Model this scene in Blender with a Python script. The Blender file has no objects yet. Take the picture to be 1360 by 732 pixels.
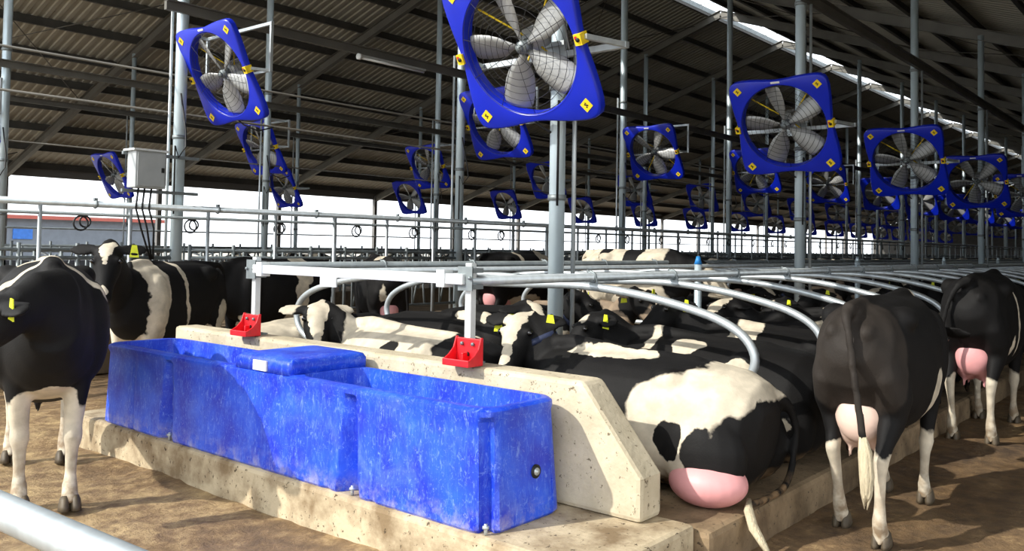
import bpy, bmesh, math, random
from math import sin, cos, pi, radians, sqrt
from mathutils import Vector, Matrix, noise

# ------------------------------------------------------------------ camera, sky, sun
SC = bpy.context.scene
COL = SC.collection
CAM_H = 1.65
F_PX, CY, YAW, PITCH, ROLL = 1152.2, 284.4, 0.69506, 0.037021, 0.016746
fw = Vector((cos(YAW)*cos(PITCH), sin(YAW)*cos(PITCH), sin(PITCH)))
rt = Vector((sin(YAW), -cos(YAW), 0)); up = rt.cross(fw)
r2 = rt*cos(ROLL)+up*sin(ROLL); u2 = up*cos(ROLL)-rt*sin(ROLL)
cam_data = bpy.data.cameras.new('camera')
cam = bpy.data.objects.new('camera', cam_data); COL.objects.link(cam)
M = Matrix((r2, u2, -fw)).transposed().to_4x4(); M.translation = Vector((0, 0, CAM_H))
cam.matrix_world = M
cam_data.sensor_width = 36.0; cam_data.sensor_fit = 'HORIZONTAL'
cam_data.lens = F_PX/1360*36
cam_data.shift_y = -(366-CY)/1360
cam_data.clip_start = 0.05; cam_data.clip_end = 600
SC.camera = cam

world = bpy.data.worlds.new('sky'); SC.world = world; world.use_nodes = True
bgn = world.node_tree.nodes['Background']
bgn.inputs[0].default_value = (0.90, 0.95, 1.0, 1); bgn.inputs[1].default_value = 2.3

sun_d = bpy.data.lights.new('sun', 'SUN'); sun_d.energy = 4.9; sun_d.angle = radians(0.8); sun_d.color = (1.0, 0.955, 0.87)
sun = bpy.data.objects.new('sun', sun_d); COL.objects.link(sun)
sun.rotation_euler = Vector((1, -0.5, -0.80)).to_track_quat('-Z', 'Y').to_euler(); sun.location = (-10, 8, 15)

SC.view_settings.view_transform = 'Standard'; SC.view_settings.look = 'None'
SC.view_settings.gamma = 1.0; SC.view_settings.exposure = 0.06
SC.view_settings.use_curve_mapping = False

# ------------------------------------------------------------------ helpers
def srgb(r, g, b):
    f = lambda c: (c/12.92 if c <= .04045 else ((c+.055)/1.055)**2.4)
    return (f(r/255), f(g/255), f(b/255), 1)

class MB:
    def __init__(s): s.v = []; s.f = []; s.sm = []; s.mi = []; s.m = 0
    def add(s, vs, fs, smooth=False):
        o = len(s.v); s.v += [tuple(v) for v in vs]
        for f in fs: s.f.append([i+o for i in f]); s.sm.append(smooth); s.mi.append(s.m)
    def box(s, x0, x1, y0, y1, z0, z1):
        v = [(x, y, z) for x in (x0, x1) for y in (y0, y1) for z in (z0, z1)]
        s.add(v, [(0, 1, 3, 2), (4, 6, 7, 5), (0, 4, 5, 1), (2, 3, 7, 6), (0, 2, 6, 4), (1, 5, 7, 3)]); return s
    def bar(s, a, b, w, h, upv=(0, 0, 1)):
        a = Vector(a); b = Vector(b); t = (b-a).normalized(); u = Vector(upv)
        if abs(t.dot(u)) > .98: u = Vector((1, 0, 0))
        sd = t.cross(u).normalized(); u = sd.cross(t)
        v = [p+sd*i*w/2+u*j*h/2 for p in (a, b) for i, j in ((-1, -1), (1, -1), (1, 1), (-1, 1))]
        s.add(v, [(3, 2, 1, 0), (4, 5, 6, 7), (0, 1, 5, 4), (1, 2, 6, 5), (2, 3, 7, 6), (3, 0, 4, 7)]); return s
    def ring(s, c, a, b, t, side, n, ex=2.0):
        w = t.cross(side).normalized()
        out = []
        for i in range(n):
            q = 2*pi*i/n; cc, ss = cos(q), sin(q)
            cx = math.copysign(abs(cc)**(2/ex), cc); sy = math.copysign(abs(ss)**(2/ex), ss)
            out.append(c+side*a*cx+w*b*sy)
        return out
    def skin(s, rings, smooth=True, cap=True, closed=False):
        n = len(rings[0]); vs = [p for r in rings for p in r]; fs = []
        m = len(rings); rng = range(m if closed else m-1)
        for k in rng:
            k2 = (k+1) % m
            for i in range(n):
                j = (i+1) % n
                fs.append((k*n+i, k*n+j, k2*n+j, k2*n+i))
        if cap and not closed:
            fs.append(tuple(range(n-1, -1, -1))); fs.append(tuple((m-1)*n+i for i in range(n)))
        s.add(vs, fs, smooth); return s
    def tube(s, pts, r, n=10, smooth=True):
        pts = [Vector(p) for p in pts]; rs = r if isinstance(r, (list, tuple)) else [r]*len(pts)
        rings = []; side = None
        for i, p in enumerate(pts):
            t = (pts[min(i+1, len(pts)-1)]-pts[max(i-1, 0)]).normalized()
            if side is None:
                u = Vector((0, 0, 1)) if abs(t.z) < .9 else Vector((1, 0, 0)); side = t.cross(u).normalized()
            else: side = (side-t*side.dot(t)).normalized()
            rings.append(s.ring(p, rs[i], rs[i], t, side, n))
        return s.skin(rings, smooth)
    def cyl(s, a, b, r, n=16, r2=None): return s.tube([a, b], [r, r if r2 is None else r2], n)
    def loft(s, secs, n=18, ex=2.0, side=None):
        """secs: (center, a sideways, b other)"""
        cs = [Vector(q[0]) for q in secs]; rings = []
        for i, q in enumerate(secs):
            t = (cs[min(i+1, len(cs)-1)]-cs[max(i-1, 0)])
            t = t.normalized() if t.length > 1e-6 else Vector((1, 0, 0))
            if side is not None: sd = Vector(side)
            elif abs(t.z) > .95: sd = Vector((0, 1, 0))
            else: sd = Vector((0, 0, 1)).cross(t)
            sd = (sd-t*sd.dot(t)).normalized()
            rings.append(s.ring(cs[i], q[1], q[2], t, sd, n, ex))
        return s.skin(rings, True)
    def ball(s, c, r, n=14, m=9):
        c = Vector(c); r = Vector((r, r, r)) if not hasattr(r, '__len__') else Vector(r)
        rings = []
        for k in range(m+1):
            th = pi*(k+.001)/(m+.002); z = cos(th); q = sin(th)
            rings.append([c+Vector((r.x*q*cos(2*pi*i/n), r.y*q*sin(2*pi*i/n), -r.z*z)) for i in range(n)])
        return s.skin(rings, True)
    def torus(s, c, R, r, axis='x', n=40, m=8):
        c = Vector(c); rings = []
        for k in range(n):
            a = 2*pi*k/n
            if axis == 'x': e = Vector((0, cos(a), sin(a))); w = Vector((1, 0, 0))
            elif axis == 'y': e = Vector((cos(a), 0, sin(a))); w = Vector((0, 1, 0))
            else: e = Vector((cos(a), sin(a), 0)); w = Vector((0, 0, 1))
            rings.append([c+e*(R+r*cos(2*pi*i/m))+w*r*sin(2*pi*i/m) for i in range(m)])
        return s.skin(rings, True, closed=True)
    def mesh(s, name, mats):
        me = bpy.data.meshes.new(name); me.from_pydata(s.v, [], s.f)
        me.polygons.foreach_set('use_smooth', s.sm); me.polygons.foreach_set('material_index', s.mi)
        for m in (mats if isinstance(mats, (list, tuple)) else [mats]): me.materials.append(m)
        bm = bmesh.new(); bm.from_mesh(me); bmesh.ops.recalc_face_normals(bm, faces=bm.faces); bm.to_mesh(me); bm.free()
        me.update(); return me
    def obj(s, name, mats, parent=None, loc=None, rot=None, bevel=0, smooth=False):
        o = bpy.data.objects.new(name, s.mesh(name, mats)); COL.objects.link(o)
        if parent: o.parent = parent
        if loc: o.location = loc
        if rot: o.rotation_euler = rot
        if bevel:
            b = o.modifiers.new('bevel', 'BEVEL'); b.width = bevel; b.segments = 2; b.limit_method = 'ANGLE'; b.angle_limit = radians(40)
        return o

def empty(name, loc=(0, 0, 0), rot=(0, 0, 0)):
    o = bpy.data.objects.new(name, None); COL.objects.link(o); o.location = loc; o.rotation_euler = rot
    o.empty_display_size = .1; return o
def tag(o, label, cat, group=None):
    o['label'] = label; o['category'] = cat
    if group: o['group'] = group
    return o
def struct(o): o['kind'] = 'structure'; return o
KIDS = {}
def copy_tree(root):
    def rec(o, parent):
        c = o.copy(); COL.objects.link(c); c.parent = parent
        for ch in KIDS.get(o.name) or [x for x in o.children]: rec(ch, c)
        return c
    return rec(root, None)

# ------------------------------------------------------------------ materials
def mat(name, col, rough=.6, metal=0.0, var=0.0, vscale=6.0, bump=0.0, bscale=40.0, col2=None, stretch=(1, 1, 1), spec=.5, detail=6):
    m = bpy.data.materials.new(name); m.use_nodes = True; nt = m.node_tree; N = nt.nodes; L = nt.links
    b = N['Principled BSDF']; b.inputs['Roughness'].default_value = rough; b.inputs['Metallic'].default_value = metal
    b.inputs['Specular IOR Level'].default_value = spec
    b.inputs['Base Color'].default_value = col
    tc = N.new('ShaderNodeTexCoord'); mp = N.new('ShaderNodeMapping'); mp.inputs['Scale'].default_value = stretch
    L.new(tc.outputs['Object'], mp.inputs['Vector'])
    if var or col2:
        nz = N.new('ShaderNodeTexNoise'); nz.inputs['Scale'].default_value = vscale; nz.inputs['Detail'].default_value = detail
        L.new(mp.outputs[0], nz.inputs['Vector'])
        rp = N.new('ShaderNodeValToRGB'); rp.color_ramp.elements[0].position = .35; rp.color_ramp.elements[1].position = .68
        c2 = col2 or tuple(max(0, c*(1-var)) for c in col[:3])+(1,)
        rp.color_ramp.elements[0].color = c2; rp.color_ramp.elements[1].color = col
        L.new(nz.outputs['Fac'], rp.inputs[0]); L.new(rp.outputs[0], b.inputs['Base Color'])
    if bump:
        n2 = N.new('ShaderNodeTexNoise'); n2.inputs['Scale'].default_value = bscale; n2.inputs['Detail'].default_value = 8
        L.new(mp.outputs[0], n2.inputs['Vector'])
        bp = N.new('ShaderNodeBump'); bp.inputs['Strength'].default_value = bump; bp.inputs['Distance'].default_value = .02
        L.new(n2.outputs['Fac'], bp.inputs['Height']); L.new(bp.outputs[0], b.inputs['Normal'])
    return m

GALV = mat('galvanised_steel', srgb(196, 204, 208), .42, .55, var=.18, vscale=14, stretch=(1, 1, .35))
GALV_D = mat('aged_galvanised_steel', srgb(140, 148, 150), .5, .5, var=.25, vscale=9)
WHITE_ST = mat('white_square_steel', srgb(228, 232, 232), .4, .3, var=.08)
COLUMN = mat('column_steel', srgb(196, 212, 220), .4, .35, var=.12, vscale=8, stretch=(1, 1, .3))
ROOF = mat('roof_sheet', srgb(176, 174, 164), .6, .1, var=.15, vscale=1.2)
PURLIN = mat('purlin_steel', srgb(86, 84, 80), .6, .2, var=.3, vscale=3)
RAFTER = mat('rafter_steel', srgb(112, 110, 104), .55, .4, var=.25, vscale=2)
FANBLUE = mat('fan_blue_plastic', srgb(9, 38, 192), .38, 0, var=.12, vscale=5)
BLADE = mat('fan_blade_metal', srgb(160, 161, 160), .45, .4, var=.15, vscale=9)
WIRE = mat('dark_wire', srgb(38, 38, 40), .5, .3)
YELLOW = mat('yellow_plastic', srgb(238, 205, 30), .5)
YTAG = mat('yellow_ear_tag', srgb(226, 232, 40), .5, var=.1, vscale=40)
BLACKP = mat('black_print', srgb(20, 20, 20), .6)
REDP = mat('red_print', srgb(200, 40, 40), .6)
ORANGE = mat('orange_tag_plastic', srgb(232, 110, 40), .5)
GREYBOX = mat('grey_painted_steel', srgb(176, 180, 180), .4, .2, var=.12, vscale=6)
WHITEP = mat('white_label', srgb(232, 232, 228), .6, var=.12, vscale=60)
RED = mat('red_plastic', srgb(222, 26, 38), .42, var=.15, vscale=20)
BLACKHOSE = mat('black_rubber', srgb(26, 26, 28), .55)
BLUECAP = mat('blue_cap_plastic', srgb(40, 130, 205), .5)
SHED = mat('shed_wall_sheet', srgb(120, 128, 140), .6, .1, var=.15, vscale=3)
SHEDROOF = mat('shed_roof_red', srgb(170, 90, 80), .6)
GROUND_OUT = mat('outside_ground', srgb(176, 170, 156), .9, var=.25, vscale=.5)
GUTTER = mat('gutter_steel', srgb(120, 118, 116), .6, .3)
TUBEWH = mat('lamp_white', srgb(225, 228, 228), .4)
COLLAR = mat('blue_black_strap', srgb(34, 44, 74), .7, var=.3, vscale=30)
HOOF = mat('hoof_horn', srgb(92, 80, 62), .6, var=.4, vscale=18)
EYE = mat('cow_eye', srgb(10, 8, 8), .08, spec=.8)
MANURE = mat('dry_manure_slurry', srgb(92, 76, 56), .75, var=.4, vscale=2.5, bump=.5, bscale=9)
BLUETARP = mat('blue_tarp', srgb(60, 120, 210), .6, var=.2)

def concrete(name, c1, c2, c3, sc=2.2, spots=True):
    m = bpy.data.materials.new(name); m.use_nodes = True; N = m.node_tree.nodes; L = m.node_tree.links
    b = N['Principled BSDF']; b.inputs['Roughness'].default_value = .85
    tc = N.new('ShaderNodeTexCoord')
    n1 = N.new('ShaderNodeTexNoise'); n1.inputs['Scale'].default_value = sc; n1.inputs['Detail'].default_value = 9; n1.inputs['Roughness'].default_value = .62
    L.new(tc.outputs['Object'], n1.inputs['Vector'])
    rp = N.new('ShaderNodeValToRGB'); e = rp.color_ramp.elements; e[0].position = .36; e[0].color = c2; e[1].position = .6; e[1].color = c1
    L.new(n1.outputs['Fac'], rp.inputs[0])
    n2 = N.new('ShaderNodeTexNoise'); n2.inputs['Scale'].default_value = 26; n2.inputs['Detail'].default_value = 6; n2.inputs['Roughness'].default_value = .7
    L.new(tc.outputs['Object'], n2.inputs['Vector'])
    r2_ = N.new('ShaderNodeValToRGB'); e = r2_.color_ramp.elements; e[0].position = .60; e[0].color = (0, 0, 0, 1); e[1].position = .64; e[1].color = (1, 1, 1, 1)
    L.new(n2.outputs['Fac'], r2_.inputs[0])
    mx = N.new('ShaderNodeMixRGB'); mx.inputs['Color2'].default_value = c3
    if spots: L.new(r2_.outputs[0], mx.inputs['Fac'])
    else: mx.inputs['Fac'].default_value = 0
    L.new(rp.outputs[0], mx.inputs['Color1']); L.new(mx.outputs[0], b.inputs['Base Color'])
    bp = N.new('ShaderNodeBump'); bp.inputs['Strength'].default_value = .5; bp.inputs['Distance'].default_value = .01
    n3 = N.new('ShaderNodeTexNoise'); n3.inputs['Scale'].default_value = 30; n3.inputs['Detail'].default_value = 8
    L.new(tc.outputs['Object'], n3.inputs['Vector']); L.new(n3.outputs['Fac'], bp.inputs['Height']); L.new(bp.outputs[0], b.inputs['Normal'])
    return m
WALLC = concrete('cast_concrete', srgb(206, 194, 168), srgb(176, 164, 138), srgb(110, 98, 78), 2.4)
CURBC = concrete('dirty_concrete', srgb(192, 176, 146), srgb(128, 108, 80), srgb(72, 58, 40), 3.6)
BEDC = concrete('bedding_floor', srgb(150, 128, 98), srgb(98, 80, 58), srgb(74, 60, 44), 2.6)
DARKC = concrete('soiled_concrete', srgb(112, 94, 70), srgb(70, 58, 44), srgb(46, 38, 30), 1.6)

# muddy alley floor
def mud():
    m = bpy.data.materials.new('manure_floor'); m.use_nodes = True; N = m.node_tree.nodes; L = m.node_tree.links
    b = N['Principled BSDF']
    tc = N.new('ShaderNodeTexCoord')
    def nz(s, d=8, r=.6, mp=None):
        n = N.new('ShaderNodeTexNoise'); n.inputs['Scale'].default_value = s; n.inputs['Detail'].default_value = d; n.inputs['Roughness'].default_value = r
        L.new(tc.outputs['Object'], n.inputs['Vector']); return n
    a = nz(.9, 6); c = nz(7, 10, .7); w = nz(1.7, 5, .55)
    r1 = N.new('ShaderNodeValToRGB'); e = r1.color_ramp.elements
    e[0].position = .30; e[0].color = srgb(72, 55, 38); e[1].position = .62; e[1].color = srgb(192, 164, 118)
    k = r1.color_ramp.elements.new(.48); k.color = srgb(128, 102, 70)
    mx = N.new('ShaderNodeMixRGB'); mx.inputs['Fac'].default_value = .55
    L.new(a.outputs['Fac'], mx.inputs['Color1']); L.new(c.outputs['Fac'], mx.inputs['Color2'])
    # shade painted into the colour: darker along the beds than at the sunny end
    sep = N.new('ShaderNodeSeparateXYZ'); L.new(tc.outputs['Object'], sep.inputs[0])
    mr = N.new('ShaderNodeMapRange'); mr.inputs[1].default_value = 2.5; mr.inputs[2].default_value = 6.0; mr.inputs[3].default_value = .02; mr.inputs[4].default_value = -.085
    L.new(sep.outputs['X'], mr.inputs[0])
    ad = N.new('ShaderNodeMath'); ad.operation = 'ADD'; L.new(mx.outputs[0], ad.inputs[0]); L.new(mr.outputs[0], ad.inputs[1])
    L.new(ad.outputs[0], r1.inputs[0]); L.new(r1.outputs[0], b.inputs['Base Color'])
    rr = N.new('ShaderNodeMapRange'); rr.inputs[1].default_value = .4; rr.inputs[2].default_value = .6; rr.inputs[3].default_value = .45; rr.inputs[4].default_value = .9
    L.new(w.outputs['Fac'], rr.inputs[0]); L.new(rr.outputs[0], b.inputs['Roughness'])
    h = nz(22, 9, .7); bp = N.new('ShaderNodeBump'); bp.inputs['Strength'].default_value = .9; bp.inputs['Distance'].default_value = .03
    L.new(h.outputs['Fac'], bp.inputs['Height']); L.new(bp.outputs[0], b.inputs['Normal'])
    return m
MUD = mud()

def tank_mat():
    m = bpy.data.materials.new('scratched_blue_plastic'); m.use_nodes = True; N = m.node_tree.nodes; L = m.node_tree.links
    b = N['Principled BSDF']; b.inputs['Roughness'].default_value = .42
    tc = N.new('ShaderNodeTexCoord')
    base = N.new('ShaderNodeTexNoise'); base.inputs['Scale'].default_value = 4; base.inputs['Detail'].default_value = 8
    L.new(tc.outputs['Object'], base.inputs['Vector'])
    rp = N.new('ShaderNodeValToRGB'); e = rp.color_ramp.elements; e[0].position = .35; e[0].color = srgb(10, 44, 190); e[1].position = .68; e[1].color = srgb(30, 86, 226)
    L.new(base.outputs['Fac'], rp.inputs[0])
    cur = rp.outputs[0]
    for i, (s, st, lo, hi, amt, cc) in enumerate([(7, (5, 5, 1.2), .52, .72, .42, srgb(96, 140, 236)), (16, (3.0, 3.0, 1.0), .56, .66, .5, srgb(136, 168, 240)), (14, (1.0, 2.6, 3.0), .58, .68, .4, srgb(140, 172, 240)), (44, (1, 1, 1), .62, .72, .4, srgb(205, 205, 220)), (2.6, (1, 1, 1), .54, .72, .26, srgb(120, 150, 225))]):
        mp = N.new('ShaderNodeMapping'); mp.inputs['Scale'].default_value = st; mp.inputs['Rotation'].default_value = (0.25*i, 0.1, 0)
        L.new(tc.outputs['Object'], mp.inputs[0])
        n = N.new('ShaderNodeTexNoise'); n.inputs['Scale'].default_value = s; n.inputs['Detail'].default_value = 9; n.inputs['Roughness'].default_value = .68; n.inputs['Distortion'].default_value = 1.2
        L.new(mp.outputs[0], n.inputs['Vector'])
        r = N.new('ShaderNodeMapRange'); r.inputs[1].default_value = lo; r.inputs[2].default_value = hi; r.inputs[4].default_value = amt
        L.new(n.outputs['Fac'], r.inputs[0])
        mx = N.new('ShaderNodeMixRGB'); L.new(r.outputs[0], mx.inputs[0]); L.new(cur, mx.inputs[1]); mx.inputs[2].default_value = cc; cur = mx.outputs[0]
    # dried splashes towards the foot of the tank
    sep = N.new('ShaderNodeSeparateXYZ'); L.new(tc.outputs['Object'], sep.inputs[0])
    mr = N.new('ShaderNodeMapRange'); mr.inputs[1].default_value = .36; mr.inputs[2].default_value = .22; L.new(sep.outputs['Z'], mr.inputs[0])
    n = N.new('ShaderNodeTexNoise'); n.inputs['Scale'].default_value = 9; n.inputs['Detail'].default_value = 9; n.inputs['Roughness'].default_value = .75; L.new(tc.outputs['Object'], n.inputs['Vector'])
    r = N.new('ShaderNodeMapRange'); r.inputs[1].default_value = .45; r.inputs[2].default_value = .62; r.inputs[4].default_value = .7; L.new(n.outputs['Fac'], r.inputs[0])
    mu = N.new('ShaderNodeMath'); mu.operation = 'MULTIPLY'; L.new(mr.outputs[0], mu.inputs[0]); L.new(r.outputs[0], mu.inputs[1])
    mx = N.new('ShaderNodeMixRGB'); L.new(mu.outputs[0], mx.inputs[0]); L.new(cur, mx.inputs[1]); mx.inputs[2].default_value = srgb(178, 172, 186)
    L.new(mx.outputs[0], b.inputs['Base Color'])
    bp = N.new('ShaderNodeBump'); bp.inputs['Strength'].default_value = .15; bp.inputs['Distance'].default_value = .01
    L.new(base.outputs['Fac'], bp.inputs['Height']); L.new(bp.outputs[0], b.inputs['Normal'])
    return m
TANK = tank_mat()
WATER = bpy.data.materials.new('trough_water'); WATER.use_nodes = True
_b = WATER.node_tree.nodes['Principled BSDF']; _b.inputs['Base Color'].default_value = (.6, .8, 1, 1); _b.inputs['Roughness'].default_value = .03
_b.inputs['Transmission Weight'].default_value = 1.0; _b.inputs['IOR'].default_value = 1.33

# ------------------------------------------------------------------ setting
XI = [6.0+5.45*i for i in range(0, 18)]     # column stations along the barn
X0, X1 = 1.0, 103.0
RIDGE_Y, RIDGE_Z, SL = 13.8, 10.1, .34
def roof_z(y): return RIDGE_Z-SL*abs(y-RIDGE_Y)

g = MB()   # alley floor near the camera, uneven
nx, ny = 230, 190; gx0, gx1, gy0, gy1 = -3, 17, -4.0, 12.0
vs = []
for i in range(nx+1):
    for j in range(ny+1):
        x = gx0+(gx1-gx0)*i/nx; y = gy0+(gy1-gy0)*j/ny
        h = .022*noise.noise(Vector((x*1.3, y*1.3, 0)))+.014*noise.noise(Vector((x*4.5, y*4.5, 3)))+.008*noise.noise(Vector((x*11, y*11, 7)))
        vs.append((x, y, h-.012))
g.add(vs, [(i*(ny+1)+j, (i+1)*(ny+1)+j, (i+1)*(ny+1)+j+1, i*(ny+1)+j+1) for i in range(nx) for j in range(ny)], True)
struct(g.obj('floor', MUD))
struct(MB().box(-3, X1, -6, 34, -.12, -.045).obj('floor_slab', MUD))
struct(MB().box(-120, 260, -120, 260, -.3, -.13).obj('ground', GROUND_OUT))
struct(MB().box(X0, X1, 11.0, 16.6, -.1, .05).obj('floor_feed_passage', DARKC))

# roof sheets, corrugated, with an open slot along the ridge
def roof_side(name, ya, yb):
    m = MB(); xs = []; per = .25; x = X0
    while x < X1:
        for dx, dz in ((0, 0), (.10, 0), (.125, .035), (.225, .035)): xs.append((x+dx, dz))
        x += per
    vs = []
    for (x, dz) in xs:
        vs += [(x, ya, roof_z(ya)+dz+.20), (x, yb, roof_z(yb)+dz+.20)]
    m.add(vs, [(2*i, 2*i+2, 2*i+3, 2*i+1) for i in range(len(xs)-1)])
    o = m.obj(name, ROOF); struct(o); return o
roof_side('ceiling_far_slope', RIDGE_Y+.5, 31.9)
roof_side('ceiling_near_slope', RIDGE_Y-.5, -4.3)
# purlins: Z section running the length of the barn
n_p = 0
for s in (1, -1):
    for k in range(13):
        y = RIDGE_Y+s*(.5+k*1.44); z = roof_z(y)+.09
        m = MB(); m.bar((X0, y, z), (X1, y, z), .014, .22); m.bar((X0, y+.04, z+.11), (X1, y+.04, z+.11), .09, .012); m.bar((X0, y-.04, z-.11), (X1, y-.04, z-.11), .09, .012)
        struct(m.obj('trim_%d' % (1+n_p), PURLIN)); n_p += 1
# rafters, one I-beam portal per station
for x in XI:
    m = MB()
    for s, ye in ((1, 31.8), (-1, -4.2)):
        a = (x, RIDGE_Y+s*.0, RIDGE_Z-.06-.13); b = (x, ye, roof_z(ye)-.06-.13)
        n = Vector((0, -s*(-SL), 1)).normalized()
        m.bar(a, b, .02, .26, n)
        for dz in (.13, -.13): m.bar((a[0], a[1], a[2]+dz), (b[0], b[1], b[2]+dz), .14, .016, n)
    o = m.obj('roof_rafter', RAFTER); struct(o)
# gutters, ridge frame
struct(MB().box(X0, X1, 31.75, 31.95, 3.78, 4.12).obj('trim_60', GUTTER))
struct(MB().box(X0, X1, -4.35, -4.15, 3.78, 4.12).obj('trim_61', GUTTER))
m = MB()
for s in (-1, 1): m.box(X0, X1, RIDGE_Y+s*.5-.015, RIDGE_Y+s*.5+.015, RIDGE_Z-.05, RIDGE_Z+.12)
x = X0+.4
while x < X1: m.box(x, x+.025, RIDGE_Y-.5, RIDGE_Y+.5, RIDGE_Z+.1, RIDGE_Z+.12); x += 1.36
m.box(X0, X1, RIDGE_Y-.16, RIDGE_Y-.14, RIDGE_Z+.1, RIDGE_Z+.12)
struct(m.obj('trim_62', GALV_D))
# roof bracing rods
for i in (0, 3, 6, 9):
    for s in (1, -1):
        m = MB()
        for (ya, yb) in ((1, 6.5), (6.5, 12.5)):
            for (xa, xb) in ((XI[i], XI[i+1]), (XI[i+1], XI[i])):
                y1 = RIDGE_Y+s*ya; y2 = RIDGE_Y+s*yb
                m.cyl((xa, y1, roof_z(y1)-.12), (xb, y2, roof_z(y2)-.12), .014, 6)
        struct(m.obj('roof_bracing', RAFTER))
# closed gable added at the far end to keep the right side dark
m = MB(); m.add([(X1, -4.3, 0), (X1, 31.9, 0), (X1, 31.9, roof_z(31.9)+.2), (X1, RIDGE_Y, RIDGE_Z+.2), (X1, -4.3, roof_z(-4.3)+.2), (X1+.1, -4.3, 0), (X1+.1, 31.9, 0), (X1+.1, 31.9, roof_z(31.9)+.2), (X1+.1, RIDGE_Y, RIDGE_Z+.2), (X1+.1, -4.3, roof_z(-4.3)+.2)], [(0, 1, 2, 3, 4), (9, 8, 7, 6, 5)]+[(i, i+5, (i+1) % 5+5, (i+1) % 5) for i in range(5)])
struct(m.obj('wall_end_light_block', PURLIN))
m = MB(); m.box(9, X1-.05, -4.32, -4.24, 0, 3.75); struct(m.obj('wall_near_light_block', PURLIN))  # unseen side wall, added to block light and darken the right side
# low far wall, its posts and rails
m = MB(); m.box(X0, X1, 31.7, 31.9, 0, .9); struct(m.obj('wall_far', SHED))
for x in XI: struct(MB().box(x-.08, x+.08, 31.7, 31.86, 0, 3.95).obj('eave_post', GUTTER))
struct(MB().cyl((X0, 31.6, 2.0), (X1, 31.6, 2.0), .03, 8).obj('trim_63', GALV_D))
struct(MB().cyl((X0, 31.6, 1.4), (X1, 31.6, 1.4), .03, 8).obj('trim_64', GALV_D))

# shed outside the far side
sh = empty('machine_shed', (20.9, 46, 0)); tag(sh, 'low grey shed with a red roof edge standing outside beyond the open side', 'building')
m = MB(); m.box(-9, 3.6, 0, 6, -.1, 2.6)
m.obj('wall', SHED, sh)
MB().box(-9.3, 3.9, -.4, 6.4, 2.6, 2.78).obj('roof', SHEDROOF, sh)
MB().box(-3.9, -3.0, -.06, 0, 1.6, 2.1).obj('window', BLUETARP, sh)

# ------------------------------------------------------------------ steel columns
ORD = ['first', 'second', 'third', 'fourth', 'fifth', 'sixth', 'seventh', 'eighth', 'ninth', 'tenth', 'eleventh', 'twelfth', 'thirteenth', 'fourteenth', 'fifteenth', 'sixteenth', 'seventeenth', 'eighteenth']
ROWNAME = {4.5: 'near stall row', 10.8: 'near feed fence', 16.8: 'far feed fence', 23.1: 'far stall row'}
for y, r in ((4.5, .068), (10.8, .078), (16.8, .075), (23.1, .06)):
    for i, x in enumerate(XI):
        c = empty('steel_column', (x, y, 0))
        xx = x
        if i < 7: lab = '%s round steel column of the %s, counted from the trough end' % (ORD[i], ROWNAME[y]); gr = 'steel columns'
        else: lab = 'distant round steel column deep in the %s' % ROWNAME[y]; gr = 'distant columns of the '+ROWNAME[y]
        tag(c, lab, 'column', gr)
        zt = roof_z(y)-.2
        m = MB(); m.cyl((0, 0, 0), (0, 0, zt), r, 20 if i < 4 else 10)
        m.obj('post', COLUMN, c)
        if i < 7:
            m = MB()
            for z in (2.05, 3.0, 4.98):
                m.cyl((0, 0, z), (0, 0, z+.05), r+.012, 20)
            m.obj('clamp_ring', GALV_D, c)
            m = MB(); px = .11 if y in (4.5,) else -.1
            m.cyl((px, -px*.9, 0.3), (px, -px*.9, min(zt, 5.1)), .02, 8); m.obj('conduit', GALV, c)
            if i < 4:
                m = MB(); b0 = Vector((-.05, -r-.02, 3.6)); pts = [b0, b0+Vector((.03, -.1, -.5)), b0+Vector((.0, -.16, -.72)), b0+Vector((-.05, -.08, -.86)), b0+Vector((-.06, 0, -.7)), b0+Vector((-.05, 0.01, -1.6))]
                m.tube(pts, .011, 6); m.obj('power_cable', BLACKHOSE, c)
# longitudinal tie beams over each column row
for nme, y, z in (('first', 4.5, 5.07), ('second', 10.8, 4.73), ('third', 16.8, 4.73), ('fourth', 23.1, 5.07)):
    m = MB(); m.bar((X0+4.7, y-.09, z), (X1, y-.09, z), .06, .12); m.bar((X0+4.7, y-.12, z+.06), (X1, y-.12, z+.06), .12, .014)
    struct(m.obj('tie_beam', RAFTER))
for y, z in ((10.92, 3.36), (10.92, 3.87), (16.93, 3.4)):
    struct(MB().cyl((X0+2, y, z), (X1, y, z), .016, 8).obj('service_pipe', RAFTER))

# fluorescent lamp
lp = empty('strip_lamp', (8.9, 10.62, 4.62)); tag(lp, 'white fluorescent strip lamp hanging from the tie beam over the feed fence', 'lamp')
MB().box(0, 1.45, -.02, .02, .0, .03).obj('lamp_body', GREYBOX, lp)
MB().cyl((0.03, 0, -.025), (1.42, 0, -.025), .018, 10).obj('tube', TUBEWH, lp)
MB().cyl((-.03, 0, -.01), (.02, 0, -.01), .05, 12).obj('end_cap', TUBEWH, lp)

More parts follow.
